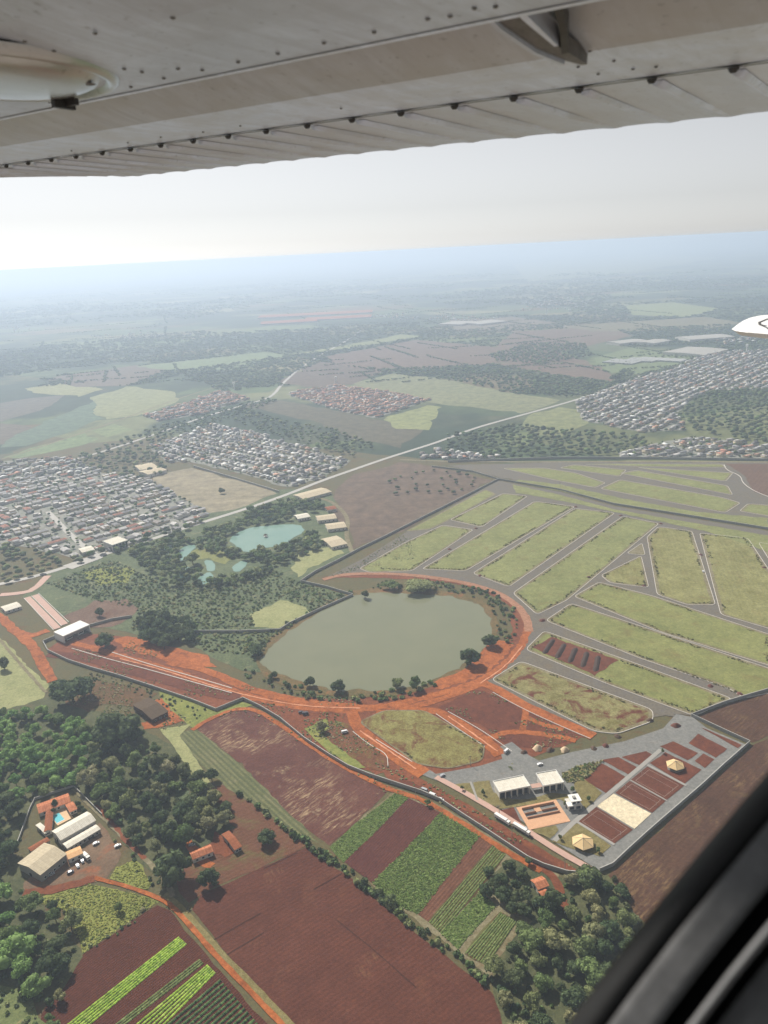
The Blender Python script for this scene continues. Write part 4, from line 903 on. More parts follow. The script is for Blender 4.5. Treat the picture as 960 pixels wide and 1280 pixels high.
for (x0, x1, y0, y1) in ((-l2 * .8, l2 * .8, -w2 * .1, -w2 * .1 + .5), (-l2 * .8, -l2 * .25, w2 * .28, w2 * .3), (l2 * .05, l2 * .8, w2 * .28, w2 * .3), (-l2 * .8, l2 * .8, w2 * .74, w2 * .74 + .4)): MB().box(x0, x1, y0, y1, -.45, 1.3).build('basin_wall', m_terr2, t)
MB().box(-l2 * .78, l2 * .78, -w2 * .95, -w2 * .2, .1, .16).build('deck_slab', m_terr, t)
# red canopy between the club buildings
c, a, L, Wd = frame([(663, 981), (676, 979), (678, 984), (665, 986)], 3); t = empty('canopy', (c[0], c[1], .5), a); tag(t, 'small pink canopy linking the two white club buildings', 'canopy')
MB().box(-L / 2, L / 2, -Wd / 2, Wd / 2, 2.8, 3.0).build('roof', m_pave, t)
for x in (-1, 1):
    for y in (-1, 1): MB().tube((x * L * .42, y * Wd * .42, -.2), (x * L * .42, y * Wd * .42, 2.8), .1).build('post', m_plasterd, t)
def pavilion(px, py, r, label):
    g = G(px, py, 3.4); t = empty('pavilion', (g[0], g[1], .6), R(18)); tag(t, label, 'pavilion', 'hexagonal club pavilions')
    pts = [(r * math.cos(k * math.pi / 3), r * math.sin(k * math.pi / 3)) for k in range(6)]
    rf = empty  # roof in six separate panels
    for k in range(6):
        p, q = pts[k], pts[(k + 1) % 6]
        obj('roof_panel', [(p[0], p[1], 2.6), (q[0], q[1], 2.6), (0, 0, 5.6), (p[0], p[1], 2.42), (q[0], q[1], 2.42), (0, 0, 5.4)], [(0, 1, 2), (5, 4, 3), (0, 3, 4, 1), (1, 4, 5, 2), (2, 5, 3, 0)], m_thatch, t)
        m_ = MB().tube((p[0] * 1.0, p[1] * 1.0, 2.66), (0, 0, 5.66), .12); m_.build('ridge_cap', m_sheetb, t)
        MB().tube((p[0] * .82, p[1] * .82, -.2), (p[0] * .82, p[1] * .82, 2.95), .16).build('post', m_timber, t)
    MB().tube((0, 0, 5.5), (0, 0, 6.1), .25, .05).build('finial', m_sheetb, t)
    MB().prism([(p[0] * .9, p[1] * .9) for p in pts], -.2, .08).build('floor_slab', m_path, t)
pavilion(728.5, 1052, 7.3, 'hexagonal cream-roofed pavilion on the lawn nearest the wall corner')
pavilion(844, 955.5, 6.6, 'hexagonal cream-roofed pavilion among the red beds beyond the clay courts')
m_net = plain('net_post', C(190, 186, 178), .05, 2)
for nm, q, mt in COURTS:
    qm = GP(q); t = empty('court_net', (*(sum(qm) / 4), .62)); tag(t, 'thin net between two posts on the %s' % {(788, 976): 'clay court farthest up the row', (769, 992): 'clay court just beyond the sand court', (746, 1008.5): 'pale sand court', (721, 1027): 'clay court nearest the hexagonal pavilion'}[q[0]], 'net', 'court nets')
    c0 = sum(qm) / 4; a_, b_ = (qm[0] + qm[1]) / 2 - c0, (qm[2] + qm[3]) / 2 - c0
    for p in (a_ * .85, b_ * .85): MB().tube((p[0], p[1], 0), (p[0], p[1], 2.6), .09).build('post', m_net, t)
    for p in (a_ * .85, a_ * .28, -a_ * .28 * 1, b_ * .85)[1:3]: pass
    MB().tube((a_[0] * .85, a_[1] * .85, 2.4), (b_[0] * .85, b_[1] * .85, 2.4), .035, n=4).build('net_cord', m_net, t)
# gatehouse: white portal over the boulevard
c, a, L, Wd = frame([(71, 790), (102.5, 775), (110, 783), (75, 797)], 7.5)
t = empty('gatehouse', (c[0], c[1], .4), a); tag(t, 'white gatehouse with a flat roof spanning the paved boulevard', 'gatehouse'); l2, w2 = L / 2, Wd / 2
MB().box(-l2, l2, -w2, w2, 6.9, 8.0).build('roof', m_white, t)
for (x0, x1) in ((-l2, -l2 + 1.2), (l2 - 1.2, l2)): MB().box(x0, x1, -w2, w2, -.4, 6.9).build('end_wall', m_white, t)
MB().box(-l2 + 1.2, l2 - 1.2, w2 - .7, w2 - .2, 3.0, 6.9).build('back_panel', m_plaster, t); MB().box(-l2 + 1.2, l2 - 1.2, -w2 + .4, -w2 + .9, 4.4, 6.9).build('front_panel', m_plasterd, t)
for x in (-l2 * .45, l2 * .4):
    k = MB().box(x - 3.2, x + 3.2, -w2 * .6, w2 * .5, -.4, 3.2).build('guard_booth', m_plaster, t)
    MB().box(x - 2.6, x + 2.6, -w2 * .6 - .06, -w2 * .6 + .05, 1.0, 2.4).build('window', m_glass, k)
for x in (-.15 * L, .12 * L): MB().box(x - .4, x + .4, -.6, .6, -.4, 6.9).build('pillar', m_plaster, t)
# small site office on the left
shed('site_office', [(2, 758), (22, 752), (26, 758), (5, 765)], 3.4, 'small pale-roofed site office beside the orange road at far left', m_sheetw, m_plaster, .8, .3, 3)
# barn and farmstead
shed('barn', [(167, 881), (186, 871), (211, 890), (188, 900)], 4.5, 'old barn with a dark brown sheet roof by the dirt clearing', m_sheetd, m_timber, 1.8, .6, 3)
shed('farm_house', [(44, 1006), (85, 992), (89, 1002), (50, 1017)], 3.4, 'terracotta-tiled farmhouse wing behind the turquoise swimming pool', m_tile, m_plaster, 1.3, .5, 4, 'house')
shed('farm_house', [(50, 1017), (60, 1015), (72, 1035), (62, 1038)], 3.2, 'narrow terracotta-tiled wing left of the turquoise swimming pool', m_tile2, m_plaster, .9, .4, 3, 'house', swap=True)
shed('farm_house', [(81, 1006), (91, 1002), (97, 1011), (87, 1016)], 3.2, 'small square terracotta-tiled annex right of the swimming pool', m_tile, m_plaster, .9, .4, 2, 'house')
shed('farm_shed', [(65, 1039), (109, 1014), (120, 1026), (75, 1051)], 5.0, 'long farm shed with curved white sheet roof in front of the pool', m_sheetw, m_plaster, 1.9, .4, 7, 'shed')
shed('farm_shed', [(79, 1055), (120, 1030), (126, 1037), (83, 1061)], 3.6, 'narrow white lean-to shed along the long farm shed', m_sheetw, m_plasterd, .6, .3, 7, 'shed')
shed('warehouse', [(27, 1074), (62, 1051), (77, 1070), (45, 1100)], 6.0, 'broad beige-roofed warehouse at the near end of the farmyard', m_sheetb, m_plasterd, 1.8, .5, 5, 'warehouse', swap=False)
shed('farm_shed', [(80, 1066), (99, 1058), (105, 1066), (87, 1074)], 3.6, 'small orange-roofed carport shed beside the beige warehouse', tiled('orange_sheeting', C(206, 160, 112), C(222, 178, 130), .8), m_plaster, .7, .3, 2, 'shed')
shed('farm_shed', [(35, 1060), (59, 1046), (62, 1051), (38, 1065)], 3.2, 'long narrow red-tiled shed behind the beige warehouse', m_tile2, m_plaster, .5, .3, 4, 'shed')
shed('farm_shed', [(47, 1030), (53, 1027), (59, 1040), (53, 1044)], 3.0, 'small white-roofed hut left of the farm courtyard', m_sheetw, m_plaster, .5, .3, 2, 'shed')
c, a, L, Wd = frame([(61, 1017), (81, 1009), (91, 1021), (72, 1033)], .4); t = empty('pool_patio', (c[0], c[1], .4), a); tag(t, 'paved farm patio with a small turquoise swimming pool', 'patio')
MB().box(-L / 2, L / 2, -Wd / 2, Wd / 2, -.3, .06).build('patio_slab', plain('patio', C(212, 178, 138), .08, .6), t)
c2, a2, L2, W2 = frame([(65, 1020), (75, 1016), (80, 1025), (70, 1029)], .4); d = Matrix.Rotation(-a, 2) @ Vector((c2[0] - c[0], c2[1] - c[1]))
MB().box(d.x - L2 / 2, d.x + L2 / 2, d.y - W2 / 2, d.y + W2 / 2, .0, .09).build('pool_water', water_mat('pool_water', C(90, 180, 190), .08, C(110, 196, 204)), t)
for s_ in (-1, 1): MB().box(d.x - L2 / 2 - .5, d.x + L2 / 2 + .5, d.y + s_ * (W2 / 2 + .25) - .25, d.y + s_ * (W2 / 2 + .25) + .25, 0, .16).build('pool_edge', m_white, t)
wall([(22, 1056), (38, 1012), (44, 1000), (92, 984), (128, 1020)], 'low grey wall enclosing the farmhouse courtyard', 2.0, .25, 5)
shed('cottage', [(236, 1066), (262, 1056), (268, 1064), (241, 1075)], 3.6, 'red-tiled cottage beside the large round tree', m_tile, m_plaster, 1.5, .5, 3, 'house')
shed('cottage', [(274, 1044), (284, 1040), (305, 1056), (296, 1062)], 3.4, 'weathered tile-roofed cottage on bare soil right of the red-tiled one', m_tile2, m_plasterd, 1.3, .4, 2, 'house', swap=False)
shed('cottage', [(662, 1100), (676, 1096), (688, 1106), (673, 1113)], 3.6, 'red-tiled cottage among the trees at lower right', m_tile, m_plaster, 1.4, .5, 2, 'house')
shed('hut', [(672, 1114), (682, 1110), (686, 1117), (677, 1121)], 2.8, 'small orange-roofed lean-to in front of the red-tiled woodland cottage', m_tile, m_plasterd, .5, .3, 1, 'hut')
# houses round the turquoise pond
for (q, lab, rm) in (([(394, 645), (418, 642), (421, 648), (397, 651)], 'long tan-roofed guest house above the turquoise pond', m_sheetb), ([(406, 655), (430, 652), (433, 659), (409, 662)], 'tan-roofed guest house right of the turquoise pond', m_sheetb),
                     ([(405, 673), (424, 669), (431, 680), (410, 685)], 'large tan hip-roofed lodge nearest the boundary wall', m_sheetb), ([(368, 644), (384, 641), (387, 646), (371, 649)], 'white-roofed pool house at the edge of the turquoise pond', m_sheetw),
                     ([(406, 634), (418, 632), (420, 636), (408, 638)], 'small tan-roofed house at the head of the resort drive', m_tile2), ([(369, 618), (405, 609), (411, 615), (376, 625)], 'long tan-roofed roadside building above the pond trees', m_sheetb)):
    shed('guest_house', q, 4.5, lab, rm, m_plaster, 1.6, .8, 4, 'house')
c = G(332, 670, 1.5); t = empty('pond_kiosk', (c[0], c[1], .5)); tag(t, 'tiny dark-roofed kiosk standing in the turquoise pond', 'kiosk')
MB().tube((0, 0, 2.4), (0, 0, 4.4), 3.2, .2, 8).build('roof', m_sheetd, t); MB().prism([(2.6 * math.cos(k * .785), 2.6 * math.sin(k * .785)) for k in range(8)], -.2, .4).build('platform', m_white, t)
for k in range(4): MB().tube((2.2 * math.cos(k * 1.57), 2.2 * math.sin(k * 1.57), .3), (2.2 * math.cos(k * 1.57), 2.2 * math.sin(k * 1.57), 2.6), .12).build('post', m_timber, t)
# white office block at the edge of the left town
flat_block('office_block', [(130, 676), (150, 670), (158, 676), (138, 683)], 9, 'white office block on the roadside at the edge of the left town', m_sheetw, 6)
shed('warehouse', [(168, 582), (190, 578), (196, 584), (174, 588)], 6, 'tan-roofed warehouse above the dry field, farther of two', m_sheetb, m_plaster, 1.5, .5, 4, 'warehouse')
shed('warehouse', [(176, 589), (200, 583), (205, 588), (182, 594)], 6, 'tan-roofed warehouse beside the dry field, nearer of two', m_sheetb, m_plaster, 1.5, .5, 4, 'warehouse')
shed('depot', [(98, 686), (114, 682), (118, 687), (102, 691)], 5, 'low white-roofed depot left of the white office block', m_sheetw, m_plaster, 1, .5, 3)
# long industrial sheds far off
for (q, lab) in (([(325, 394), (466, 387), (466, 390), (325, 397)], 'very long pale industrial shed, farthest of the distant pair'), ([(382, 397), (464, 393), (465, 396), (383, 400)], 'long pale industrial shed right of the distant row'),
                 ([(326, 402), (396, 398), (397, 401), (327, 405)], 'long pale industrial shed left of the distant row')):
    shed('industrial_shed', q, 8, lab, m_tile2, m_white, 5, .5, 6, 'shed')
for (q, lab) in (([(765, 427), (800, 423), (802, 426), (767, 430)], 'white factory roof left of the distant industrial pair above the right town'), ([(805, 427), (828, 423), (830, 426), (808, 430)], 'white factory roof right of the distant industrial pair above the right town'),
                 ([(846, 438), (876, 432), (894, 438), (862, 446)], 'broad beige depot roof at the top edge of the right town'), ([(850, 421), (905, 417), (912, 421), (856, 425)], 'pale long factory beyond the depot at the top of the right town'),
                 ([(560, 404), (580, 400), (582, 403), (562, 407)], 'small white factory on the distant rise'), ([(588, 403), (622, 399), (624, 402), (590, 406)], 'low white factory right of the small one on the distant rise')):
    shed('factory', q, 8, lab, tiled('grey_sheeting', C(150, 146, 138), C(172, 168, 158), 1.2), m_plaster, 2, .5, 5, 'factory')
m_gh = plain('greenhouse_film', C(164, 164, 158), .05, .05, .5)
for i, q in enumerate(([(762, 451), (776, 447), (796, 452), (780, 456)], [(788, 449), (800, 445), (818, 450), (806, 453)], [(806, 447), (816, 444), (846, 451), (838, 454)])):
    c, a, L, Wd = frame(q, 4); t = empty('greenhouse', (c[0], c[1], .2), a); tag(t, 'flat white greenhouse, %s of the three in the green field' % ('left', 'middle', 'right')[i], 'greenhouse', 'greenhouses above the right town')
    n = 6
    for k in range(n): 
        y0 = -Wd / 2 + Wd * k / n; MB().gable(-L / 2, L / 2, y0 + .4, y0 + Wd / n - .4, 3.5, 1.5).box(-L / 2, L / 2, y0 + .5, y0 + Wd / n - .5, -.2, 3.5).build('bay', m_gh, t)
c = G(432, 455, 12)
def tower(px, py, h, label):
    g = G(px, py); t = empty('water_tower', (g[0], g[1], 0)); tag(t, label, 'tower'); MB().tube((0, 0, 0), (0, 0, h * .75), 2.0, 2.0, 10).build('shaft', m_white, t); MB().tube((0, 0, h * .75), (0, 0, h), 3.6, 3.6, 12).build('tank', m_white, t)
tower(293, 487, 22, 'slim white water tower by the red-roofed estate'); tower(683, 395, 34, 'white tower standing over the distant middle town'); tower(933, 441, 26, 'white tower at the top of the right town'); tower(420, 478, 18, 'small white water tower above the terrace rows')

# ================================================================== HOUSES OF THE TOWNS
ROOFS_PALE = [C(186, 182, 178), C(160, 158, 156), C(206, 202, 196), C(138, 136, 136), C(158, 150, 144), C(216, 216, 212), C(122, 120, 122), C(104, 102, 102)]
ROOFS_RED = [C(170, 122, 104), C(186, 140, 118), C(156, 118, 104), C(190, 152, 132)]
def house_parts(L, Wd, h, kind):
    w = MB().box(-L / 2, L / 2, -Wd / 2, Wd / 2, 0, h)
    if kind == 0: r = MB().gable(-L / 2 - .4, L / 2 + .4, -Wd / 2 - .4, Wd / 2 + .4, h, 1.5)
    elif kind == 1: r = MB().hip(-L / 2 - .5, L / 2 + .5, -Wd / 2 - .5, Wd / 2 + .5, h, 1.7)
    elif kind == 2: r = MB().box(-L / 2 - .2, L / 2 + .2, -Wd / 2 - .2, Wd / 2 + .2, h, h + .5); w.box(-L / 2, L * .1, -Wd / 2, Wd * .1, h, h + 2.4); r.box(-L / 2 - .2, L * .1 + .2, -Wd / 2 - .2, Wd * .1 + .2, h + 2.4, h + 2.7)
    else: r = MB().gable(-L / 2 - .4, L * .1, -Wd / 2 - .4, Wd / 2 + .4, h, 1.4).gable(L * .1, L / 2 + .4, -Wd / 2 - .4, Wd * .25, h - .6, 1.0)
    return w, r
hw_mats = [plain('house_wall_%s' % n, c, .1, .4) for n, c in (('white', C(216, 212, 204)), ('cream', C(204, 190, 164)), ('grey', C(168, 164, 158)))]
rp_mats = [tiled('roof_pale_%d' % i, tuple(x * .85 for x in c), c, .9) for i, c in enumerate(ROOFS_PALE[:5])]; rr_mats = [tiled('roof_red_%d' % i, tuple(x * .82 for x in c), c, .4) for i, c in enumerate(ROOFS_RED[:3])]
PROTO = []
for i in range(14):
    L, Wd, h, kd = rng.uniform(9, 14), rng.uniform(7, 10), rng.choice((3, 3.2, 3.4, 5.6)), i % 4
    w, r = house_parts(L, Wd, h, kd); red = i in (3, 9)
    wm = bpy.data.meshes.new('wall'); wm.from_pydata(w.v, [], w.f); wm.materials.append(hw_mats[i % 3])
    rm = bpy.data.meshes.new('roof'); rm.from_pydata(r.v, [], r.f); rm.materials.append(rr_mats[i % 3] if red else rp_mats[i % 5])
    PROTO.append((wm, rm, red, '%s %s-roofed house with a %s roof in the crowded left town' % ('two-storey' if h > 5 else 'low', ('gable', 'hip', 'flat', 'split-gable')[kd], 'terracotta' if red else ('light grey', 'mid grey', 'whitish', 'dark grey', 'brownish grey')[i % 5])))
def lots(poly_px, head, along, block, street, back):
    """house spots in a polygon: rows of plots along the heading, a street after every two rows"""
    pm = GP(poly_px); ca, sa = math.cos(head), math.sin(head)
    Q = np.array([(p[0] * ca + p[1] * sa, -p[0] * sa + p[1] * ca) for p in pm]); lo, hi = Q.min(0), Q.max(0); out = []
    y = lo[1] + 4; r = 0
    while y < hi[1]:
        x = lo[0] + rng.uniform(0, 5); run = 0
        while x < hi[0]:
            p = (x * ca - y * sa + rng.uniform(-1.2, 1.2), x * sa + y * ca + rng.uniform(-1.2, 1.2))
            if inside(p, pm): out.append((p[0], p[1], head + rng.choice((0, math.pi / 2, math.pi, 0)) + rng.uniform(-.06, .06)))
            x += along * rng.uniform(.85, 1.2); run += 1
            if run % block == 0: x += street
        y += back if r % 2 == 0 else back + street; r += 1
    return out
h_w = ang((75, 712), (240, 660)); h_m = ang((242, 585), (349, 616)); h_e = ang((719, 503), (873, 449)); h_t = ang((420, 482), (537, 500)) + 1.2
west = lots(TOWNS['west'], h_w, 13.5, 9, 9, 17); mid = lots(TOWNS['mid'], h_m, 14, 9, 9, 17)
rowt = lots(TOWNS['row'], h_w, 13, 12, 8, 18); terr = lots(TOWNS['terrace'], ang((430, 515), (357, 493)) + math.pi / 2, 11, 30, 10, 16)
east = lots(TOWNS['east'], h_e, 14, 9, 8, 17); se = lots(TOWNS['south_east'], ang((814, 555), (863, 546)), 15, 8, 9, 18)
BUILT = [GP(q) for q in ([(126, 672), (152, 666), (162, 678), (134, 687)], [(92, 684), (120, 678), (124, 690), (96, 696)], [(165, 580), (190, 575), (208, 588), (180, 596)], [(50, 636), (66, 634), (126, 694), (110, 700)])]
west = [h for h in west if not any(inside(h[:2], b_) for b_ in BUILT) and rng.random() < .93]
west.sort(key=lambda h: h[1]); n_ind = 0; rest = []
for h in west:
    pxl = PX(h[0], h[1])
    if n_ind < 300 and -6 < pxl[0] < 300:
        wm, rm, red, hlab = PROTO[rng.randrange(14)]
        t = bpy.data.objects.new('house', None); link(t); t.location = (h[0], h[1], .36); t.rotation_euler = (0, 0, h[2]); s_ = rng.uniform(.85, 1.1); t.scale = (s_, s_, s_)
        tag(t, hlab, 'house', hlab.replace(' house', ' houses').replace(' in the crowded', ' of the'))
        link(bpy.data.objects.new('wall', wm), t); link(bpy.data.objects.new('roof', rm), t); n_ind += 1
    else: rest.append((h, 'w'))
def merged_houses(name, items, label):
    V, T_, Cc = [], [], []; nv = 0
    for (x, y, a_, redp) in items:
        L, Wd, h = rng.uniform(9, 14), rng.uniform(7, 10), rng.choice((3, 3.2, 3.6, 6)); w, r = house_parts(L, Wd, h, rng.randrange(4))
        rc = rng.choice(ROOFS_RED) if rng.random() < redp else rng.choice(ROOFS_PALE); wc = rng.choice((C(214, 210, 202), C(200, 186, 160), C(166, 162, 156)))
        ca, sa = math.cos(a_), math.sin(a_)
        for mb, cc in ((w, wc), (r, rc)):
            for v in mb.v: V.append((v[0] * ca - v[1] * sa + x, v[0] * sa + v[1] * ca + y, v[2] + .36))
            for f in mb.f:
                for k in range(1, len(f) - 1): T_.append((f[0] + nv, f[k] + nv, f[k + 1] + nv)); Cc.append(cc)
            nv = len(V)
    o = fast_mesh(name, np.array(V), np.array(T_), attr_mat('far_house'), np.array(Cc)); tag(o, label, 'houses', kind='stuff')
merged_houses('far_houses', [(h[0], h[1], h[2], .12) for h, _ in rest], 'mass of small roofs at the far side of the left town')
merged_houses('far_houses', [(*h, .08) for h in mid], 'mass of white and grey roofs of the town above the dry field')
merged_houses('far_houses', [(*h, .75) for h in rowt], 'reddish roofs of the small estate by the slim water tower')
merged_houses('far_houses', [(*h, .85) for h in terr], 'parallel rows of reddish terrace roofs in the middle distance')
merged_houses('far_houses', [(*h, .1) for h in east], 'dense mass of pale roofs of the large town at right')
merged_houses('far_houses', [(*h, .2) for h in se], 'pale houses in a line above the far straight wall at right')
# scattered distant villages
far = []
for (cx, cy, rx, ry, n) in ((690, 378, 45, 9, 160), (560, 398, 60, 4, 60), (250, 385, 40, 6, 60), (100, 372, 70, 6, 90), (60, 345, 60, 3, 50), (420, 352, 90, 4, 120), (520, 345, 60, 4, 80), (480, 395, 40, 3, 40), (170, 420, 60, 4, 40), (330, 360, 60, 3, 60), (560, 570, 30, 5, 26), (700, 350, 80, 5, 60), (860, 345, 60, 5, 40), (920, 425, 40, 4, 40), (18, 412, 16, 4, 14), (590, 572, 30, 4, 14)):
    for _ in range(n):
        g = G(cx + rng.gauss(0, .5) * rx, cy + rng.gauss(0, .5) * ry); far.append((g[0], g[1], rng.random() * 3, .25))
merged_houses('far_houses', far, 'scattered roofs of distant villages in the haze')
# ================================================================== VEHICLES AND SMALL THINGS
def car_proto(col, name='car', van=False):
    pm = plain('car_paint_%s' % '_'.join(str(int(c * 100)) for c in col), col, .03, 2, .3, .5)
    t = empty(name); 
    prof = [(-2.1, .35), (2.1, .35), (2.15, .75), (1.3, .9), (.75, 1.42), (-1.2, 1.45), (-1.95, .95), (-2.15, .8)] if not van else [(-2.6, .4), (2.5, .4), (2.6, 1.0), (2.2, 1.2), (1.8, 2.2), (-2.6, 2.25)]
    n = len(prof); V = [(x, y, z) for y in (-.85, .85) for (x, z) in prof]
    obj('body', V, [tuple(range(n)), tuple(range(n, 2 * n))[::-1]] + [(i, n + i, n + (i + 1) % n, (i + 1) % n) for i in range(n)], pm, t)
    wx = (-1.1, .7, 1.0, 1.38) if not van else (-2.3, 1.75, 1.3, 2.0)
    for y in (-.86, .86): MB().box(wx[0], wx[1], y - .01, y + .01, wx[2], wx[3]).build('window', m_glass, t)
    MB().add([(.80, -.7, 1.39), (.80, .7, 1.39), (1.28, .7, .95), (1.28, -.7, .95)] if not van else [(1.84, -.7, 2.15), (1.84, .7, 2.15), (2.21, .7, 1.25), (2.21, -.7, 1.25)], [(0, 1, 2, 3)]).build('windscreen', m_glass, t)
    for x in (-1.35, 1.35):
        for y in (-.8, .8): MB().tube((x, y - .1, .33), (x, y + .1, .33), .33, n=10).build('wheel', m_rubber, t)
    return t
CARS = {}
def car(px, py, heading, col, label, z=.6, van=False):
    key = (col, van); g = G(px, py, z + .6)
    if key not in CARS: CARS[key] = t = car_proto(col, 'van' if van else 'car', van)
    else: t = copy_tree(CARS[key])
    t.location = (g[0], g[1], z); t.rotation_euler = (0, 0, heading); tag(t, label, 'van' if van else 'car', 'parked vehicles'); return t
def truck(px0, px1, label, z=.75, boxcol=m_white, hgt=3.0):
    a_, b_ = G(*px0, z + 1.5), G(*px1, z + 1.5); L = np.linalg.norm(b_[:2] - a_[:2]); hd = math.atan2(b_[1] - a_[1], b_[0] - a_[0]); c = (a_ + b_) / 2
    t = empty('truck', (c[0], c[1], z), hd); tag(t, label, 'truck')
    MB().box(-L / 2, L / 2 - 2.4, -1.2, 1.2, 1.0, hgt).build('cargo_box', boxcol, t); MB().box(-L / 2, L / 2 - .3, -.5, .5, .6, 1.0).build('chassis', m_rubber, t)
    cab = MB().box(L / 2 - 2.1, L / 2, -1.15, 1.15, .6, 2.6).build('cab', m_white, t); MB().box(L / 2 - .05, L / 2 + .03, -1.0, 1.0, 1.6, 2.4).build('windscreen', m_glass, cab)
    for x in (-L / 2 + 1, -L / 2 + 2.2, L / 2 - 1.2):
        for y in (-1.05, 1.05): MB().tube((x, y - .15, .5), (x, y + .15, .5), .5, n=10).build('wheel', m_rubber, t)
W_, S_, D_, RD = (.75, .75, .74), (.4, .41, .42), (.06, .06, .07), (.3, .05, .04)
hf = ang((97, 1082), (110, 1076))
car(97, 1082, hf + 1.6, W_, 'white car parked in the open middle of the farmyard', .35); car(64, 1093, hf, S_, 'silver car under the eaves of the beige warehouse', .35); car(120, 1054, hf, W_, 'white car near the end of the narrow lean-to shed', .35)
car(147, 1057, hf, W_, 'white car at the right edge of the farmyard', .35); car(103, 1076, hf + 1.5, S_, 'silver car beside the white truck in the farmyard', .35); car(88, 1090, hf, D_, 'dark car in the shade of the orange carport', .35); car(114, 1047, hf, D_, 'dark car behind the lean-to shed', .35)
truck((104, 1067), (111, 1073), 'small white box truck parked beside the orange carport', .35, hgt=2.8)
truck((619, 1018), (637, 1029), 'long white truck parked on the pink path, left one', .75); truck((642, 1030), (662, 1042), 'white truck with trailer parked on the pink path, right one', .75)
car(431, 915, .3, W_, 'white pickup by the dirt junction below the lake', .45, True); car(633, 939, .8, W_, 'white van where the dirt road meets the asphalt', .6, True); car(675, 955, .3, W_, 'white car on the asphalt street left of the club', .62)
car(879, 714, ang((862, 690), (890, 735)), W_, 'white car driving on the street between two dry grass plots', .65); car(656, 1036, .8, S_, 'silver car at the edge of the pink path', .75); car(376, 890, .2, D_, 'dark car on the orange road below the lake', .62)
car(382, 1000 - 108, .1, D_, 'dark pickup parked on the red soil beside the orange road', .45, True); car(553, 969, .6, S_, 'silver car on the asphalt street by the green plot', .62); car(255, 1063, 1.0, W_, 'white car beside the red-tiled cottage', .3); car(240, 1056, .2, S_, 'silver car behind the red-tiled cottage', .3)
car(709, 1139, .9, W_, 'white car on the dirt track in the lower right wood', .55); car(531, 1000 - 12, -.6, S_, 'silver van by the wall below the green plot', .45, True); car(541, 994, -.6, W_, 'white van by the wall below the green plot', .45, True); car(551, 999, -.6, W_, 'white car by the wall, rightmost of its line', .45)
# construction heaps and rubble
def heap(px, py, r, h, mat, label, name='soil_heap'):
    g = G(px, py); n = 12; V = [(0, 0, h)]; F = []
    for (k, hh) in ((.3, .85), (.65, .45), (1, -.1)):
        for i in range(n): t = 2 * math.pi * i / n; q = r * k * rng.uniform(.8, 1.15); V.append((q * math.cos(t), q * math.sin(t) * .8, h * hh * rng.uniform(.8, 1.1) if hh > 0 else -.2))
    F = [(0, 1 + i, 1 + (i + 1) % n) for i in range(n)] + [(1 + a * n + i, 1 + (a + 1) * n + i, 1 + (a + 1) * n + (i + 1) % n, 1 + a * n + (i + 1) % n) for a in range(2) for i in range(n)]
    o = obj(name, V, F, mat, smooth=True); o.location = (g[0], g[1], .6); o.rotation_euler[2] = rng.random() * 6; tag(o, label, 'heap', 'soil and rubble heaps'); return o
m_gravel = plain('gravel', C(196, 172, 140), .2, 1.5); m_rubble = plain('rubble', C(92, 72, 64), .35, 1.5); m_soilh = plain('heap_soil', C(104, 58, 48), .2, 1)
heap(672, 936, 4.5, 3, m_gravel, 'tan gravel heap nearest the dirt junction by the club street'); heap(706, 938, 4, 2.6, m_gravel, 'tan gravel heap right of the larger one by the club street')
heap(655, 941, 3, 1.8, m_rubble, 'dark rubble heap left of the tan gravel'); heap(688, 938, 3.5, 2, m_rubble, 'dark rubble heap between the two gravel heaps'); heap(757, 933, 3, 2, m_soilh, 'round soil heap on the club street'); heap(845, 908, 4, 2.4, m_soilh, 'round soil heap where the plot street meets the club street')
heap(742, 936, 3, 1.6, m_rubble, 'dark rubble heap at the corner of the bare plot'); heap(772, 921, 3, 1.4, m_rubble, 'dark rubble heap on the red strip below the patchy plot'); heap(812, 901, 3.2, 1.8, m_rubble, 'dark rubble heap at the rounded street corner'); heap(678, 776, 4, 1.6, m_soilh, 'soil heap at the fork of the ring road')
for (x, y, lab) in ((595, 661, 'soil heap at the corner of the upper left plots'), (562, 687, 'soil heap on the street between the two leftmost plots'), (736, 722, 'soil heap at the bend beside the triangular plot'), (876, 694, 'soil heap on the street between the dry plots'), (955, 710, 'soil heap on the rightmost street'), (826, 655, 'soil heap at the top of the diagonal street'), (776, 645, 'soil heap at the top of the next street left'), (720, 634, 'soil heap at the upper end of the middle street'), (600, 720, 'soil heap near the ring road entrance'), (805, 733, 'soil heap at the lower tip of the triangular plot'), (888, 858, 'small soil heap by the turning circle'), (925, 868, 'small soil heap at the end of the turning circle')):
    heap(x, y, 3.0, 1.4, m_soilh, lab)
# furrowed soil ridges on the excavated plot
for i in range(5):
    p, q = np.array(G2((692 + i * 14, 800 + i * 5.2))), np.array(G2((680 + i * 16, 818 + i * 5.6))); p, q = (p, q)
    line = resample([p, q], 3, False); n = len(line); nr = offsets(line, 1.0); V = []
    for j in range(n):
        d = nr[j] - line[j]
        for (k, z) in ((-2.6, .7), (-.8, 2.4 + rng.uniform(-.3, .3)), (.8, 2.5 + rng.uniform(-.3, .3)), (2.6, .7)): V.append((*(line[j] + d * (k + rng.uniform(-.2, .2)) * (1 if 0 < j < n - 1 else .5)), z if 0 < j < n - 1 else .7))
    o = obj('soil_ridge', V, [(4 * j + k, 4 * j + k + 1, 4 * j + 5 + k, 4 * j + 4 + k) for j in range(n - 1) for k in range(3)], plain('dark_spoil', C(64, 46, 42), .2, .6), smooth=True)
    tag(o, 'ridge of dark excavated soil on the dug-over plot', 'soil ridge', 'ridges of excavated soil')
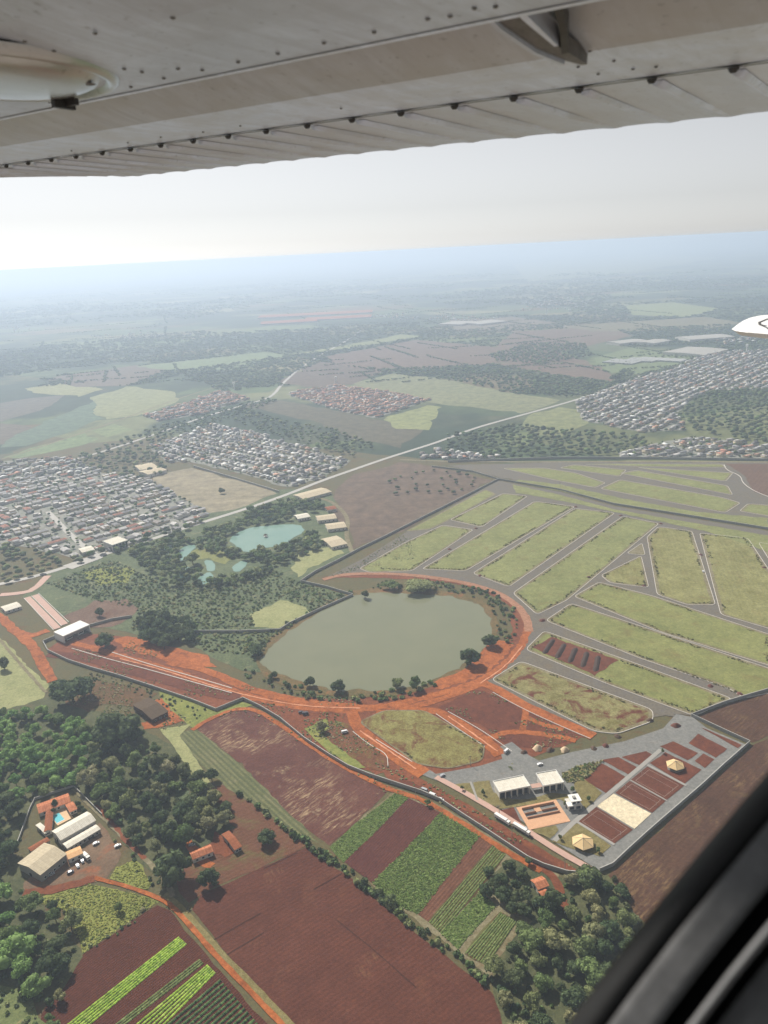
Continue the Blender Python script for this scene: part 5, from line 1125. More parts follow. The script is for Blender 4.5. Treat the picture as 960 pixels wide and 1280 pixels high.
# lamp and power poles
def pole(px, py, h, label):
    g = G(px, py); t = empty('power_pole', (g[0], g[1], 0)); tag(t, label, 'pole', 'power poles'); MB().tube((0, 0, 0), (0, 0, h), .22, .14).build('mast', m_plasterd, t); MB().box(-1.1, 1.1, -.08, .08, h - 1.1, h - .85).build('crossarm', m_timber, t)
for (x, y, lab) in ((468, 978, 'grey power pole by the wall above the maroon strip'), (588, 957, 'grey power pole beside the green plot and asphalt'), (640, 1046, 'grey power pole on the red soil below the trucks'), (706, 1088, 'grey power pole near the wall corner'), (624, 1020, 'grey power pole beside the left long truck'), (700, 610, 'power pole on the inner wall of the plots'), (520, 998, 'grey power pole by the parked vans')): pole(x, y, 9, lab)
# ================================================================== VEGETATION
def ico(sub):
    bm = bmesh.new(); bmesh.ops.create_icosphere(bm, subdivisions=sub, radius=1.0); bm.verts.ensure_lookup_table()
    V = np.array([v.co[:] for v in bm.verts]); F = np.array([[v.index for v in f.verts] for f in bm.faces]); bm.free(); return V, F
ICO1, ICO2 = ico(1), ico(2)
def crown_arrays(seed, lobes, leaves, leaf, base=.12, squash=.8, core=ICO1, spread=.34, lobe_r=(.17, .27)):
    """crown about 1 m wide, 1 m tall tree: lumpy core lobes plus leaf-sized faces; returns verts, tris, tone"""
    r = np.random.default_rng(seed); V = []; T_ = []; tone = []; nv = 0
    for k in range(lobes):
        if k == 0: c = np.array([0, 0, base + .3]); rad = .27
        else:
            t = r.random() * 6.28; q = spread * math.sqrt(r.random()); c = np.array([q * math.cos(t), q * math.sin(t), base + .16 + .42 * (1 - (q / spread) ** 2 * .7) * r.random() + .06]); rad = r.uniform(*lobe_r)
        W = core[0] * (1 + .28 * (r.random((len(core[0]), 1)) - .5)) * rad * np.array([1, 1, squash]) + c
        V.append(W); T_.append(core[1] + nv); tone.append(r.uniform(.75, 1.05) * np.ones(len(core[1])) * r.uniform(.85, 1.15, len(core[1]))); nv += len(W)
        n = leaves // lobes; d = r.normal(size=(n, 3)); d /= np.linalg.norm(d, axis=1)[:, None]; d[:, 2] = np.abs(d[:, 2]) * .9 - .25 * (r.random(n) < .3)
        p = c + d * rad * np.array([1, 1, squash]) * r.uniform(.88, 1.22, (n, 1)); a = r.normal(size=(n, 3)); a -= d * (a * d).sum(1)[:, None] * .6; a /= np.linalg.norm(a, axis=1)[:, None]
        b_ = np.cross(a, d + r.normal(size=(n, 3)) * .5); b_ /= np.linalg.norm(b_, axis=1)[:, None] + 1e-9
        s = leaf * r.uniform(.55, 1.3, (n, 1)); Q = np.stack([p - a * s - b_ * s * .7, p + a * s - b_ * s * .5, p + a * s * .8 + b_ * s * .8, p - a * s * .9 + b_ * s * .6], 1).reshape(-1, 3)
        i0 = nv + np.arange(n)[:, None] * 4; T_.append(np.concatenate([i0 + np.array([0, 1, 2]), i0 + np.array([0, 2, 3])])); tl = r.uniform(.7, 1.35, n); tone.append(np.concatenate([tl, tl])); V.append(Q); nv += 4 * n
    return np.concatenate(V), np.concatenate(T_), np.concatenate(tone)
GREENS = {'dark': [C(76, 92, 60), C(94, 106, 70), C(82, 100, 66), C(110, 116, 80)], 'mid': [C(104, 124, 74), C(122, 136, 84), C(96, 116, 70), C(136, 142, 94)], 'lime': [C(128, 162, 92), C(142, 170, 100), C(116, 152, 88), C(150, 172, 104)], 'dry': [C(140, 142, 96), C(156, 152, 110), C(126, 130, 90), C(160, 154, 118)]}
leaf_mats = {k: attr_mat('leaf_' + k, GREENS[k], .3) for k in GREENS}
m_leafstuff = attr_mat('leaf_mass', None, .25); m_bark = plain('bark', C(84, 70, 56), .25, 3)
CROWNS = {}
for k in GREENS:
    for i in range(6):
        V, T_, tone = crown_arrays(sum(map(ord, k)) * 7 + i, 8 + 2 * i, 1150, .036 + .004 * (i % 3), squash=(.65, .8, .95)[i % 3], spread=(.30, .36, .40)[i // 2], lobe_r=((.12, .22), (.16, .28), (.10, .25))[i % 3])
        o = fast_mesh('crown', V, T_, leaf_mats[k], np.repeat(tone[:, None], 3, 1)); CROWNS[(k, i)] = o.data; bpy.data.objects.remove(o)
TRUNKS = []
for i in range(3):
    mb = MB(); mb.tube((0, 0, -.03), (.01 * i, 0, .24), .03, .02, 7); r_ = random.Random(i)
    for q in range(4): t = q * 1.57 + i; mb.tube((.01 * i, 0, .18), (.2 * math.cos(t), .2 * math.sin(t), .4), .014, .006, 5)
    me = bpy.data.meshes.new('trunk'); me.from_pydata(mb.v, [], mb.f); me.materials.append(m_bark); TRUNKS.append(me)
ntree = 0
def tree_at(x, y, d, h, kind, label, group, z=.3, name='tree'):
    global ntree
    t = bpy.data.objects.new(name, None); link(t); t.location = (x, y, z); t.rotation_euler = (0, 0, rng.random() * 6.28); t.scale = (d * rng.uniform(.85, 1.2), d * rng.uniform(.8, 1.1), h)
    tag(t, label, 'tree', group); link(bpy.data.objects.new('trunk', TRUNKS[ntree % 3]), t); link(bpy.data.objects.new('crown', CROWNS[(kind, rng.randrange(6))]), t); ntree += 1
    return t
def tree(px, py, dpx, kind, label, group=None, hk=.85):
    """crown centre at a pixel, crown width in pixels"""
    g0 = G(px, py, 6); dist = np.linalg.norm(g0 - np.array([0, 0, HCAM])); d = dpx * dist / FPX; h = d * hk + 2; g = G(px, py, h * .5)
    return tree_at(g[0], g[1], d, h, kind, label, group)
# -- trees that stand out
tree(215, 1082, 40, 'dark', 'large dark round tree left of the red-tiled cottage', hk=1.0); tree(261, 1096, 26, 'dark', 'dark round tree in front of the red-tiled cottage')
tree(333, 1046, 17, 'dark', 'lone round tree on the brown soil right of the cottages'); tree(148, 1134, 11, 'mid', 'lone small tree in the yellow meadow'); tree(88, 858, 46, 'dark', 'large dark tree at the end of the orange road', hk=.75)
tree(145, 906, 50, 'dark', 'large dark tree left of the brown-roofed barn', hk=.8); tree(4, 829, 16, 'dark', 'small dark tree at the left edge of the pale field'); tree(588, 820, 26, 'dark', 'dark round tree on the right lake shore'); tree(612, 799, 19, 'dark', 'round tree at the right end of the lake')
tree(422, 857, 17, 'dark', 'round tree on the near lake shore, right of two'); tree(387, 851, 15, 'dark', 'small round tree on the near lake shore, left of two'); tree(520, 852, 21, 'mid', 'bushy tree at the near right shore, right of a pair'); tree(496, 853, 15, 'mid', 'bushy tree at the near right shore, left of a pair')
tree(456, 742, 12, 'dark', 'small round tree at the far left corner of the lake'); tree(486, 730, 24, 'mid', 'broad tree on the far lake shore, left of two', hk=.5); tree(522, 732, 30, 'mid', 'broad tree on the far lake shore, right of two', hk=.45); tree(342, 843, 10, 'dark', 'small dark shrub tree on the left lake shore'); tree(318, 812, 24, 'dark', 'dark spreading tree at the left tip of the lake', hk=.6)
tree(124, 765, 11, 'dark', 'small tree standing beside the gatehouse wall'); tree(130, 800, 20, 'dark', 'dark bush tree in front of the gatehouse'); tree(401, 908, 15, 'dry', 'yellowish tree on the bank inside the long wall'); tree(110, 972, 30, 'dry', 'pale olive tree behind the farmhouse wall'); tree(736, 1185 - 90, 26, 'dark', 'dark tree at the corner of the club wall')
tree(277, 606 + 7, 8, 'dark', 'lone tree in the middle of the dry tan field'); tree(264, 968, 20, 'dark', 'dark tree at the head of the brown soil strip'); tree(534, 1002, 9, 'mid', 'small tree beside the wall above the maroon strip'); tree(240, 695, 24, 'mid', 'round tree on the islet among the small ponds'); tree(120, 1045 + 210, 14, 'mid', 'single shrub tree at the corner of the vegetable field') if False else None
tree(489, 1124, 13, 'mid', 'round bush tree rising from the hedge'); tree(770, 470, 14, 'dark', 'dark round copse tree left of the large right town')
for i, (x, y, d_) in enumerate(((97, 1004, 7), (101, 1009, 7), (105, 1014, 7), (66, 1012, 7), (68, 1005, 8))):
    tree(x, y, d_, 'dark', 'small dark garden tree beside the farmhouse roofs', 'garden trees of the farmstead', hk=1.1)
for (x, y, d_) in ((637, 1082, 16), (653, 1090, 15), (612, 1088, 15), (627, 1098, 16), (607, 1112, 17), (630, 1118, 18), (645, 1106, 15), (618, 1104, 14), (660, 1120, 18), (676, 1128, 18), (646, 1122, 16), (690, 1124, 16), (660, 1074, 12), (640, 1134, 14), (655, 1136, 15)):
    tree(x, y, d_, 'dark', 'rounded orchard tree near the red-tiled woodland cottage', 'orchard trees by the woodland cottage', hk=.8)
# -- woods whose trees can be told apart
TW = {'dark': 'dark green ', 'mid': 'mid green ', 'lime': 'bright green ', 'dry': 'pale olive '}
def wood(px, spacing, d0, d1, kinds, label, group, hk=.9, clear=()):
    pts = darts(GP(px), spacing); cl = [GP(c) for c in clear]
    for p in sorted(pts, key=lambda q: -q[1]):
        if any(inside(p, c) for c in cl): continue
        d = rng.uniform(d0, d1); kd = rng.choice(kinds); tree_at(p[0], p[1], d, d * hk * rng.uniform(.85, 1.15) + 1.5, kd, TW[kd] + label[label.index('tree'):], TW[kd] + 'trees of the ' + group)
FARM = [(20, 1112), (18, 1050), (40, 1000), (92, 984), (135, 1035), (158, 1070), (140, 1105), (60, 1125)]
wood([(-30, 905), (40, 890), (90, 905), (122, 930), (128, 960), (100, 985), (40, 1000), (-30, 995)], 8.5, 9, 14, ['lime', 'lime', 'lime', 'mid'], 'bright green tree in the dense grove behind the farmhouse', 'grove behind the farmhouse', clear=[FARM])
wood([(112, 918), (165, 918), (200, 940), (232, 960), (262, 990), (290, 1020), (280, 1040), (238, 1052), (210, 1070), (180, 1066), (130, 1010), (110, 980), (125, 950)], 9.0, 7, 15, ['dark', 'dark', 'dark', 'mid', 'dry'], 'dark tree in the wood between the farmhouse and the brown strip', 'wood beside the farmhouse lane', clear=[[(176, 946), (194, 948), (204, 960), (190, 964)], [(214, 990), (230, 986), (240, 998), (226, 1004)]])
wood([(-30, 1000), (20, 1002), (36, 1010), (14, 1060), (18, 1090), (-30, 1110)], 10, 11, 16, ['dark', 'dark', 'mid'], 'dark tree left of the farm courtyard', 'copse left of the farm courtyard')
wood([(-30, 1120), (22, 1118), (52, 1135), (78, 1140), (100, 1170), (100, 1190), (72, 1225), (58, 1262), (36, 1240), (6, 1212), (-30, 1212)], 9.5, 8, 17, ['dark', 'mid', 'mid', 'lime'], 'tree in the wood beside the vegetable field', 'wood beside the vegetable field')
wood([(690, 1104), (720, 1094), (760, 1096), (790, 1135), (810, 1180), (780, 1250), (740, 1310), (650, 1310), (624, 1245), (616, 1218), (650, 1170), (664, 1154), (690, 1140)], 8.6, 6, 14, ['dark', 'dark', 'mid', 'mid', 'dry'], 'tree in the wood at the bottom right', 'bottom right wood', clear=[[(694, 1098), (712, 1100), (716, 1142), (700, 1142)]])
wood([(60, 1270), (76, 1250), (82, 1276), (80, 1300), (58, 1300)], 7, 5, 8, ['mid', 'dry'], 'low scrubby tree at the corner of the vegetable field', 'scrubby field corner')
wood([(175, 780), (205, 772), (236, 782), (240, 802), (215, 815), (186, 806)], 9, 12, 18, ['dark'], 'dark tree in the clump above the orange earthworks', 'clump above the earthworks')
# -- numpy copies for what cannot be counted
def mass(name, pts, sizes, heights, palettes, label, protos, z=.3, mat=None):
    n = len(pts); pts = np.asarray(pts); V, T_, Cc = [], [], []; nv = 0; pick = nrg.integers(0, len(protos), n)
    pal = np.array(palettes)
    for k, (pv, pt, tone) in enumerate(protos):
        idx = np.nonzero(pick == k)[0]
        if not len(idx): continue
        a = nrg.random(len(idx)) * 6.28; ca, sa = np.cos(a)[:, None], np.sin(a)[:, None]; s = np.asarray(sizes)[idx][:, None]; h = np.asarray(heights)[idx][:, None]
        X = (pv[:, 0] * ca - pv[:, 1] * sa) * s + pts[idx, 0:1]; Y = (pv[:, 0] * sa + pv[:, 1] * ca) * s + pts[idx, 1:2]; Z = pv[:, 2] * h + z
        V.append(np.stack([X, Y, Z], 2).reshape(-1, 3)); T_.append((pt[None] + (nv + np.arange(len(idx)) * len(pv))[:, None, None]).reshape(-1, 3)); nv += len(idx) * len(pv)
        col = pal[nrg.integers(0, len(pal), len(idx))] * nrg.uniform(.8, 1.2, (len(idx), 1)); Cc.append((col[:, None, :] * tone[None, :, None]).reshape(-1, 3))
    o = fast_mesh(name, np.concatenate(V), np.concatenate(T_), mat or m_leafstuff, np.concatenate(Cc)); tag(o, label, 'vegetation', kind='stuff'); return o
MIDP = [crown_arrays(50 + i, 4, 70, .075, lobe_r=(.2, .3)) for i in range(4)]
LOWP = [crown_arrays(80 + i, 2, 0, .1, base=.1, lobe_r=(.26, .36), spread=.22) for i in range(5)]
BUSHP = [crown_arrays(120 + i, 2, 22, .16, base=-.12, lobe_r=(.25, .34), spread=.25) for i in range(4)]
SMALLP = [crown_arrays(160 + i, 1, 10, .2, base=-.1, lobe_r=(.3, .4), spread=.2) for i in range(5)]
PAL_D = GREENS['dark'] + GREENS['mid'][:1]; PAL_M = GREENS['mid'] + GREENS['dark'][:2]; PAL_S = GREENS['mid'] + GREENS['dry'][:2] + GREENS['dark']
def mass_in(name, polys, spacing, d0, d1, pal, label, protos, hk=.9, keep=1.0, clear=()):
    P = []
    for q in polys: P += darts(GP(q), spacing)
    P = np.array(P)
    P = P[nrg.random(len(P)) < keep]
    for c in clear: P = P[~inside_np(P, GP(c))]
    s = nrg.uniform(d0, d1, len(P)); return mass(name, P, s, s * hk * nrg.uniform(.8, 1.2, len(P)), pal, label, protos)
PONDS = [[(280, 676), (306, 658), (375, 652), (384, 666), (358, 686), (306, 695)], [(220, 692), (234, 679), (248, 681), (238, 694), (224, 704)], [(253, 699), (270, 700), (272, 714), (256, 716)], [(222, 720), (236, 706), (244, 712), (232, 727)], [(246, 722), (262, 712), (270, 722), (256, 734)], [(288, 708), (304, 698), (312, 704), (300, 717)], [(203, 684), (218, 678), (216, 692)],
         [(390, 640), (435, 632), (440, 688), (404, 690)], [(365, 640), (390, 638), (390, 650), (368, 652)]]
mass_in('pond_trees', [[(160, 690), (225, 670), (240, 680), (215, 710), (290, 725), (345, 705), (330, 722), (270, 738), (215, 735), (190, 720)], [(238, 680), (262, 664), (300, 655), (312, 640), (350, 628), (400, 628), (404, 645), (372, 652), (330, 656), (300, 664), (282, 680), (262, 690)],
                       [(262, 690), (300, 690), (360, 684), (384, 668), (405, 664), (412, 684), (370, 700), (330, 708), (300, 700)]], 7.5, 8, 15, PAL_M, 'trees crowding the banks of the turquoise pond', MIDP, clear=[PONDS[0], PONDS[1], PONDS[4]] + PONDS[7:])
mass_in('scrub_bushes', [[(60, 730), (140, 700), (215, 735), (340, 712), (372, 728), (435, 745), (350, 785), (326, 820), (262, 815), (230, 798), (165, 788), (172, 760), (120, 752)]], 3.6, 1.8, 7.0, PAL_S, 'low bushes dotted over the scrub left of the lake', SMALLP, .6, .95, clear=[[(315, 768), (352, 748), (386, 760), (388, 770), (350, 788), (318, 786)]])
mass_in('shore_bushes', [[(312, 824), (338, 790), (394, 758), (440, 738), (444, 742), (396, 764), (342, 798), (322, 826)], [(444, 735), (500, 724), (560, 730), (612, 738), (644, 762), (648, 790), (630, 808), (620, 800), (622, 775), (606, 750), (560, 740), (470, 736)], [(320, 832), (350, 852), (400, 864), (450, 868), (500, 862), (540, 850), (545, 860), (500, 874), (440, 878), (380, 874), (330, 858), (300, 840)]], 4.6, 3, 7.5, PAL_M, 'bushes growing round the lake shore', BUSHP, .85, .85)
mass_in('hedge', [[(277, 978), (330, 1012), (362, 1036), (402, 1064), (440, 1090), (480, 1120), (520, 1154), (560, 1184), (600, 1214), (650, 1256), (682, 1296), (660, 1300), (615, 1242), (580, 1211), (550, 1188), (518, 1168), (484, 1138), (440, 1101), (400, 1073), (360, 1043), (330, 1018)]], 1.5, 3.4, 6.0, PAL_M, 'long unbroken hedge between the ploughed fields', BUSHP, .95)
mass_in('scrub_bushes', [[(100, 838), (150, 850), (200, 866), (262, 888), (240, 905), (205, 882), (150, 858), (106, 850)], [(-20, 1216), (36, 1244), (62, 1290), (-20, 1290)], [(105, 1190), (190, 1130), (198, 1133), (120, 1188)], [(140, 1045), (160, 1062), (215, 1118), (205, 1122), (150, 1072)], [(58, 1125), (98, 1160), (108, 1190), (120, 1180), (100, 1140), (70, 1122)]], 3.4, 1.8, 4.2, PAL_S, 'rough bushes along field edges and lanes', BUSHP, .8, .75)
mass_in('wood_understorey', [[(120, 925), (165, 925), (232, 962), (285, 1030), (236, 1050), (180, 1066), (128, 1010), (110, 980)], [(616, 1090), (700, 1096), (770, 1100), (820, 1180), (740, 1310), (640, 1310), (620, 1225), (664, 1152), (620, 1120)], [(-30, 1000), (36, 1010), (14, 1100), (100, 1180), (60, 1265), (-30, 1220)]], 5.0, 3, 7, PAL_D, 'undergrowth below the foreground woods', BUSHP, .9, .62, clear=[[(656, 1092), (700, 1086), (716, 1142), (690, 1120), (668, 1124)], [(160, 866), (190, 866), (215, 892), (188, 905)], [(230, 1050), (275, 1046), (275, 1080), (236, 1082)]])
mass_in('belt_trees', [[(95, 573), (190, 537), (250, 522), (330, 499), (348, 502), (262, 532), (205, 552), (196, 572), (212, 592), (170, 600), (130, 590)], [(-80, 690), (0, 684), (50, 692), (76, 702), (60, 716), (20, 728), (-60, 740)], [(300, 510), (350, 526), (430, 540), (470, 560), (440, 572), (380, 556), (320, 538), (290, 524)], [(60, 690), (80, 700), (140, 688), (250, 652), (255, 656), (140, 693), (70, 712)]], 11, 9, 16, PAL_M, 'belts of trees around the left towns', LOWP, .85, .85)
mass_in('town_trees', [TOWNS['west'], TOWNS['mid']], 10.5, 4, 9.5, PAL_M, 'garden trees scattered between the roofs of the left towns', LOWP, .9, .8)
mass_in('town_trees', [TOWNS['east'], TOWNS['south_east'], TOWNS['row']], 14, 5, 11, PAL_M, 'garden trees scattered between the roofs of the right town', LOWP, .9, .8)
mass_in('orchard_trees', [[(515, 590), (560, 588), (606, 600), (560, 622), (510, 612)], [(480, 600), (520, 590), (520, 615), (490, 622)]], 16, 7, 12, PAL_D, 'scattered trees in the corner of the brown field', LOWP, .8, .75)
mass_in('woodland', [[(863, 502), (895, 490), (960, 488), (1060, 492), (1060, 560), (960, 556), (906, 546), (870, 541), (848, 520)], [(590, 558), (640, 532), (700, 538), (800, 546), (812, 556), (770, 569), (600, 575)], [(495, 463), (580, 458), (705, 476), (770, 483), (715, 498), (630, 488), (530, 471)], [(610, 445), (660, 430), (730, 430), (740, 446), (680, 456), (620, 452)], [(560, 545), (600, 540), (640, 532), (600, 560), (560, 572)]], 13, 11, 19, PAL_D, 'dark woods around the right town', LOWP, .8, .95)
# distant woods: clumps that grow coarser with distance
Pp, Ss = [], []
base = nrg.random((52000, 2)) * np.array([1240, 172]) + np.array([-140, 322])
FP = [f for f in TOWNS.values()] + [[(405, 446), (520, 425), (620, 434), (606, 456), (500, 463), (420, 456)], [(490, 467), (630, 490), (702, 500), (655, 517), (440, 480)], [(113, 497), (160, 483), (222, 490), (222, 503), (133, 524)], [(-80, 555), (33, 485), (127, 477), (160, 483), (110, 500), (83, 541), (0, 571)], [(57, 473), (167, 457), (213, 460), (160, 482)], [(345, 478), (400, 452), (480, 466), (390, 484)], [(600, 452), (640, 415), (760, 408), (790, 420), (770, 478), (690, 468)], [(740, 448), (790, 434), (900, 430), (850, 455), (800, 468)], [(170, 458), (330, 440), (360, 444), (220, 464)], [(360, 444), (500, 418), (530, 420), (420, 438)], [(780, 382), (840, 378), (900, 386), (860, 396), (790, 394)], [(700, 408), (880, 396), (930, 404), (740, 414)], [(320, 386), (470, 384), (470, 406), (320, 408)], [(553, 396), (640, 396), (700, 404), (570, 414)]]
def vnoise(x, y, s, seed):
    r = np.random.default_rng(seed).random((64, 64)); u, v = x / s, y / s; i, j = np.floor(u).astype(int), np.floor(v).astype(int); fu, fv = u - i, v - j; fu = fu * fu * (3 - 2 * fu); fv = fv * fv * (3 - 2 * fv)
    g = lambda a, b_: r[a % 64, b_ % 64]
    return (g(i, j) * (1 - fu) + g(i + 1, j) * fu) * (1 - fv) + (g(i, j + 1) * (1 - fu) + g(i + 1, j + 1) * fu) * fv
ok = np.ones(len(base), bool)
for f in FP: ok &= ~inside_np(base, f)
hor = 338 - (base[:, 0]) * .051; ok &= base[:, 1] > hor + 14
base = base[ok]; GG = np.array([G(p[0], p[1]) for p in base]); dist = np.hypot(GG[:, 0], GG[:, 1])
wn_ = vnoise(GG[:, 0] + 4000, GG[:, 1], 900, 3) * .55 + vnoise(GG[:, 0], GG[:, 1], 320, 4) * .3 + vnoise(GG[:, 0], GG[:, 1], 110, 5) * .15
sel = (wn_ > .53) & (dist > 1500) & (dist < 11000); GG, dist = GG[sel], dist[sel]
sz = np.clip(dist / FPX * nrg.uniform(4.0, 8.0, len(GG)), 12, 95); 
mass('distant_woods', GG, sz, np.clip(sz * .3, 7, 16), PAL_D, 'woods and tree belts across the hazy distance', [LOWP[0], LOWP[1], LOWP[2]])
# crops: leafy cover on the green strips, raised lettuce rows
def cover(name, px, spacing, size, pal, label, hk=.4):
    P = np.array(darts(GP(px), spacing)); s = nrg.uniform(size * .7, size * 1.3, len(P)); return mass(name, P, s, s * hk, pal, label, CLUMP, .36)
CLUMP = []
for i in range(4):
    r_ = np.random.default_rng(300 + i); V = []; T_ = []
    for k in range(5):
        c = r_.normal(size=3) * [.3, .3, .1] + [0, 0, .45]; a = r_.normal(size=3); a /= np.linalg.norm(a); b_ = np.cross(a, [0, 0, 1] + r_.normal(size=3) * .6); b_ /= np.linalg.norm(b_); V += [c - a * .4 - b_ * .3, c + a * .4 - b_ * .3, c + a * .3 + b_ * .35, c - a * .35 + b_ * .3]; T_ += [(4 * k, 4 * k + 1, 4 * k + 2), (4 * k, 4 * k + 2, 4 * k + 3)]
    CLUMP.append((np.array(V), np.array(T_), np.repeat(r_.uniform(.75, 1.3, 5), 2)))
PAL_C = [C(104, 126, 64), C(120, 138, 74), C(112, 132, 68), C(130, 144, 86)]
cover('crop_cover', S3, .8, 1.25, PAL_C, 'leafy green crop on the wide strip between hedge and wall'); cover('crop_cover', S1, 1.1, 1.1, PAL_C, 'green crop on the narrow strip beside the stubble field'); cover('crop_cover', S6, 1.1, 1.2, PAL_C, 'green crop on the short strip by the orchard')
cover('meadow_tufts', [(38, 1128), (110, 1106), (170, 1118), (197, 1128), (105, 1192), (80, 1137)], 1.3, 1.2, [C(138, 144, 72), C(156, 158, 84), C(166, 164, 92), C(120, 130, 66)], 'tussocky grass of the yellow meadow')
cover('meadow_tufts', [(138, 1098), (146, 1085), (168, 1076), (190, 1106), (184, 1112)], 1.3, 1.2, [C(138, 144, 72), C(156, 158, 84)], 'tussocky grass of the small meadow by the yard')
def rows(name, A0, A1, B0, B1, n, wid, hgt, pal, label):
    """n crop rows; the first row runs from pixel A0 to B0, the last from A1 to B1"""
    a0, a1, b0, b1 = map(G2, (A0, A1, B0, B1)); mt = attr_mat('row_leaf', None, .1)
    root = empty(name, (*((a0 + b1) / 2), .36)); tag(root, label, 'crop'); o0 = np.array(root.location)
    for i in range(n):
        t = i / max(1, n - 1); p, q = a0 + (a1 - a0) * t, b0 + (b1 - b0) * t; L = np.linalg.norm(q - p); m_ = int(L / .9); d = (q - p) / L; s = np.array([d[1], -d[0]]); V = []; T_ = []; Cc = []
        for j in range(m_):
            c = p + d * L * (j + .5) / m_; w = wid * rng.uniform(.75, 1.05) / 2; h = hgt * rng.uniform(.6, 1.15); e = L / m_ * .55; k = len(V)
            V += [(*(c - d * e - s * w - o0[:2]), 0), (*(c + d * e - s * w - o0[:2]), 0), (*(c + d * e + s * w - o0[:2]), 0), (*(c - d * e + s * w - o0[:2]), 0), (*(c - d * e * .5 - s * w * .5 - o0[:2]), h), (*(c + d * e * .5 - s * w * .5 - o0[:2]), h), (*(c + d * e * .5 + s * w * .5 - o0[:2]), h), (*(c - d * e * .5 + s * w * .5 - o0[:2]), h)]
            fs = [(4, 5, 6), (4, 6, 7), (0, 1, 5), (0, 5, 4), (1, 2, 6), (1, 6, 5), (2, 3, 7), (2, 7, 6), (3, 0, 4), (3, 4, 7)]; T_ += [tuple(x + k for x in f) for f in fs]; cc = np.array(rng.choice(pal)) * rng.uniform(.85, 1.15); Cc += [cc] * 10
        fast_mesh('crop_row', np.array(V), np.array(T_), mt, np.array(Cc), root)
LET = [C(142, 172, 62), C(156, 184, 70), C(128, 158, 58), C(160, 182, 84)]; DIM = [C(108, 124, 70), C(122, 134, 80), C(98, 112, 62)]; DKG = [C(78, 104, 60), C(90, 116, 66), C(70, 94, 54)]
rows('lettuce_bed', (224, 1172), (233, 1180), (82, 1284), (108, 1284), 6, 1.35, .45, LET, 'bright lime lettuce bed nearest the meadow')
rows('lettuce_bed', (250, 1200), (254, 1204), (142, 1284), (152, 1284), 3, 1.2, .4, DIM, 'thin dull green vegetable bed between the two lettuce beds')
rows('lettuce_bed', (260, 1207), (269, 1216), (166, 1286), (200, 1286), 6, 1.35, .45, LET, 'bright lime lettuce bed nearer the dirt road')
rows('vegetable_bed', (276, 1226), (322, 1280), (198, 1292), (282, 1316), 13, 1.7, .7, DKG, 'dark green vegetable bed at the bottom beside the dirt road')
rows('vegetable_bed', (626, 1142), (645, 1152), (583, 1192), (607, 1207), 9, 1.2, .5, DIM, 'ridged green vegetable bed at the edge of the bottom right wood')
rows('vegetable_bed', (617, 1058), (631, 1069), (537, 1154), (551, 1167), 7, 1.1, .45, DIM, 'narrow rows of green vegetables below the club wall')

EDGE = []
for q in ([(453, 711), (507, 680), (554, 658), (588, 663), (513, 713)], [(566, 650), (630, 618), (656, 621), (601, 658)], [(532, 711), (670, 628), (715, 634), (580, 713)], [(595, 717), (720, 637), (765, 642), (635, 732)], [(645, 742), (780, 647), (820, 655), (705, 750), (672, 766)], [(755, 720), (800, 697), (807, 733), (765, 728)],
          [(812, 672), (825, 660), (862, 665), (890, 755), (860, 755), (825, 743)], [(878, 668), (932, 674), (975, 740), (960, 784), (905, 768)], [(722, 746), (750, 730), (812, 746), (960, 795), (960, 830), (830, 790)], [(687, 776), (715, 757), (960, 838), (930, 870), (800, 821)], [(662, 812), (682, 792), (780, 827), (908, 874), (866, 892), (760, 853)], [(620, 850), (652, 830), (811, 889), (811, 900), (769, 915), (744, 912)], [(450, 903), (480, 889), (530, 889), (605, 932), (602, 951), (560, 961), (522, 955)]):
    for p in resample(outset(GP(q), -1.0), 1.6):
        if vnoise(np.array([p[0]]), np.array([p[1]]), 14, 21)[0] > .55: EDGE.append(p + np.array([rng.gauss(0, .8), rng.gauss(0, .8)]))
EDGE = np.array(EDGE); es = nrg.uniform(.7, 2.0, len(EDGE))
mass('plot_tussocks', EDGE, es, es * .6, [C(112, 110, 66), C(130, 126, 78), C(142, 134, 86), C(92, 94, 58)], 'tufts and weeds along the edges of the grass plots', CLUMP, .6)

WEED = [[(58, 812), (108, 792), (150, 795), (250, 835), (350, 868), (450, 874), (450, 905), (400, 935), (350, 898), (304, 874), (240, 876), (150, 846), (85, 826)], [(549, 884), (595, 862), (640, 876), (700, 905), (733, 918), (690, 934), (640, 936), (600, 905)], [(385, 915), (402, 900), (436, 905), (484, 948), (488, 966), (425, 940)],
        [(476, 962), (505, 962), (560, 992), (680, 1064), (735, 1094), (680, 1083), (600, 1033), (527, 990)], [(545, 862), (600, 845), (640, 800), (650, 815), (610, 850), (560, 868)], [(240, 905), (300, 885), (345, 900), (488, 985), (480, 992), (340, 908), (300, 894)], [(604, 1000), (640, 1000), (640, 936), (620, 950)], [(64, 860), (112, 848), (170, 858), (200, 872), (240, 905), (190, 915), (100, 890)], [(405, 724), (455, 700), (510, 664), (520, 700), (450, 712)]]
OR = [chaikin(GP(q), 1, False) for q in ([(90, 803), (200, 834), (300, 868), (400, 887), (450, 888), (550, 868), (632, 832), (660, 786)], [(438, 886), (465, 926), (530, 968)], [(540, 887), (585, 912), (626, 944)], [(598, 852), (655, 882), (742, 921)])]
OP = np.array([p for l in OR for p in resample(l, 3, False)])
P = []
for q in WEED: P += darts(GP(q), 2.4)
P = np.array(P); P = P[np.array([vnoise(np.array([p[0]]), np.array([p[1]]), 18, 31)[0] > .48 and np.min((OP[:, 0] - p[0]) ** 2 + (OP[:, 1] - p[1]) ** 2) > 30 for p in P])]
ws_ = nrg.uniform(.5, 2.0, len(P)); mass('roadside_weeds', P, ws_, ws_ * .5, GREENS['dry'] + GREENS['mid'][:2], 'weeds and tufts scattered over the red earth and road edges', CLUMP, .42)
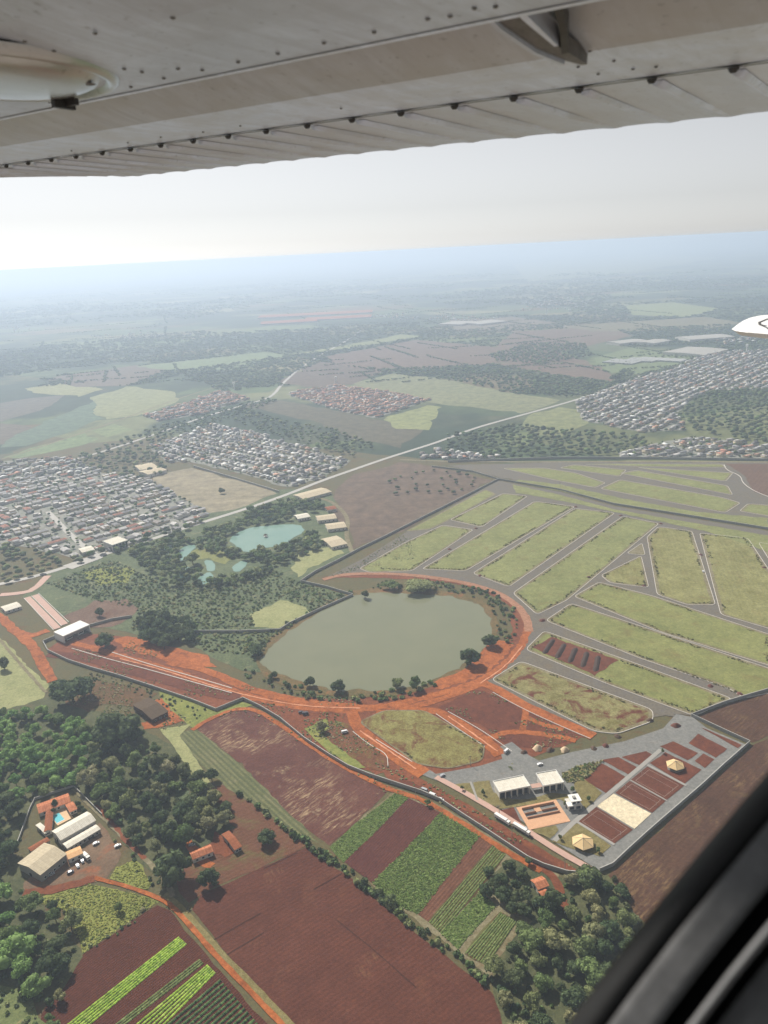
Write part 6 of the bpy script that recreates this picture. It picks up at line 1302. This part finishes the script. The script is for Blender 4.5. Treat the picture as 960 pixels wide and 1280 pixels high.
cover('ornamental_grass', [(702, 968), (722, 958), (752, 953), (740, 968), (725, 978), (708, 979)], 1.6, 1.9, GREENS['dry'] + GREENS['mid'][:2], 'tufts of ornamental grass beside the smaller club building', .8)
for i, (x, y) in enumerate(((700, 1046), (748, 1062), (706, 1004), (736, 998), (716, 986), (604, 990), (578, 984), (828, 938))):
    tree(x, y, 5, 'mid', 'young tree newly planted in the club grounds', 'young club trees', hk=1.1)

TL, TS = [], []
for _ in range(260):
    px_, py_ = rng.uniform(-80, 1040), 352 + 125 * rng.random() ** 1.3
    g = G(px_, py_); D_ = np.hypot(g[0], g[1]); a_ = rng.choice((.35, .35 + 1.57, .1, 1.9)) + rng.uniform(-.12, .12); L_ = rng.uniform(120, 480) * D_ / 3000; st = max(9, D_ / FPX * 2.2); n_ = int(L_ / st)
    for k in range(n_):
        q = np.array([g[0] + math.cos(a_) * (k - n_ / 2) * st + rng.gauss(0, st * .25), g[1] + math.sin(a_) * (k - n_ / 2) * st + rng.gauss(0, st * .25)])
        if rng.random() < .85 and q[1] > 1500: TL.append(q); TS.append(st * rng.uniform(1.0, 1.8))
TL, TS = np.array(TL), np.array(TS); keepm = ~np.any([inside_np(np.array([PX(p[0], p[1]) for p in TL]), f) for f in TOWNS.values()], axis=0)
TL, TS = TL[keepm], TS[keepm]
mass('distant_tree_lines', TL, TS, np.clip(TS * .5, 7, 14), PAL_D, 'lines of trees along the far field boundaries', [LOWP[3], LOWP[4]])
# ------------------------------------------------------------------ haze: even air round the whole scene
HT = HCAM + 2.6
hv = MB().box(-88000, 88000, -88000, 88000, -1.0, HT)
hm = bpy.data.materials.new('haze_air'); hm.use_nodes = True; hn = hm.node_tree; hn.nodes.remove(hn.nodes['Principled BSDF'])
pv = hn.nodes.new('ShaderNodeVolumePrincipled'); pv.inputs['Color'].default_value = (*HAZE_COLOR, 1); pv.inputs['Density'].default_value = HAZE_DENSITY; pv.inputs['Anisotropy'].default_value = HAZE_G
hn.links.new(pv.outputs[0], hn.nodes['Material Output'].inputs['Volume'])
tag(hv.build('haze', hm), 'pale blue haze lying over the whole countryside', 'haze', kind='stuff')
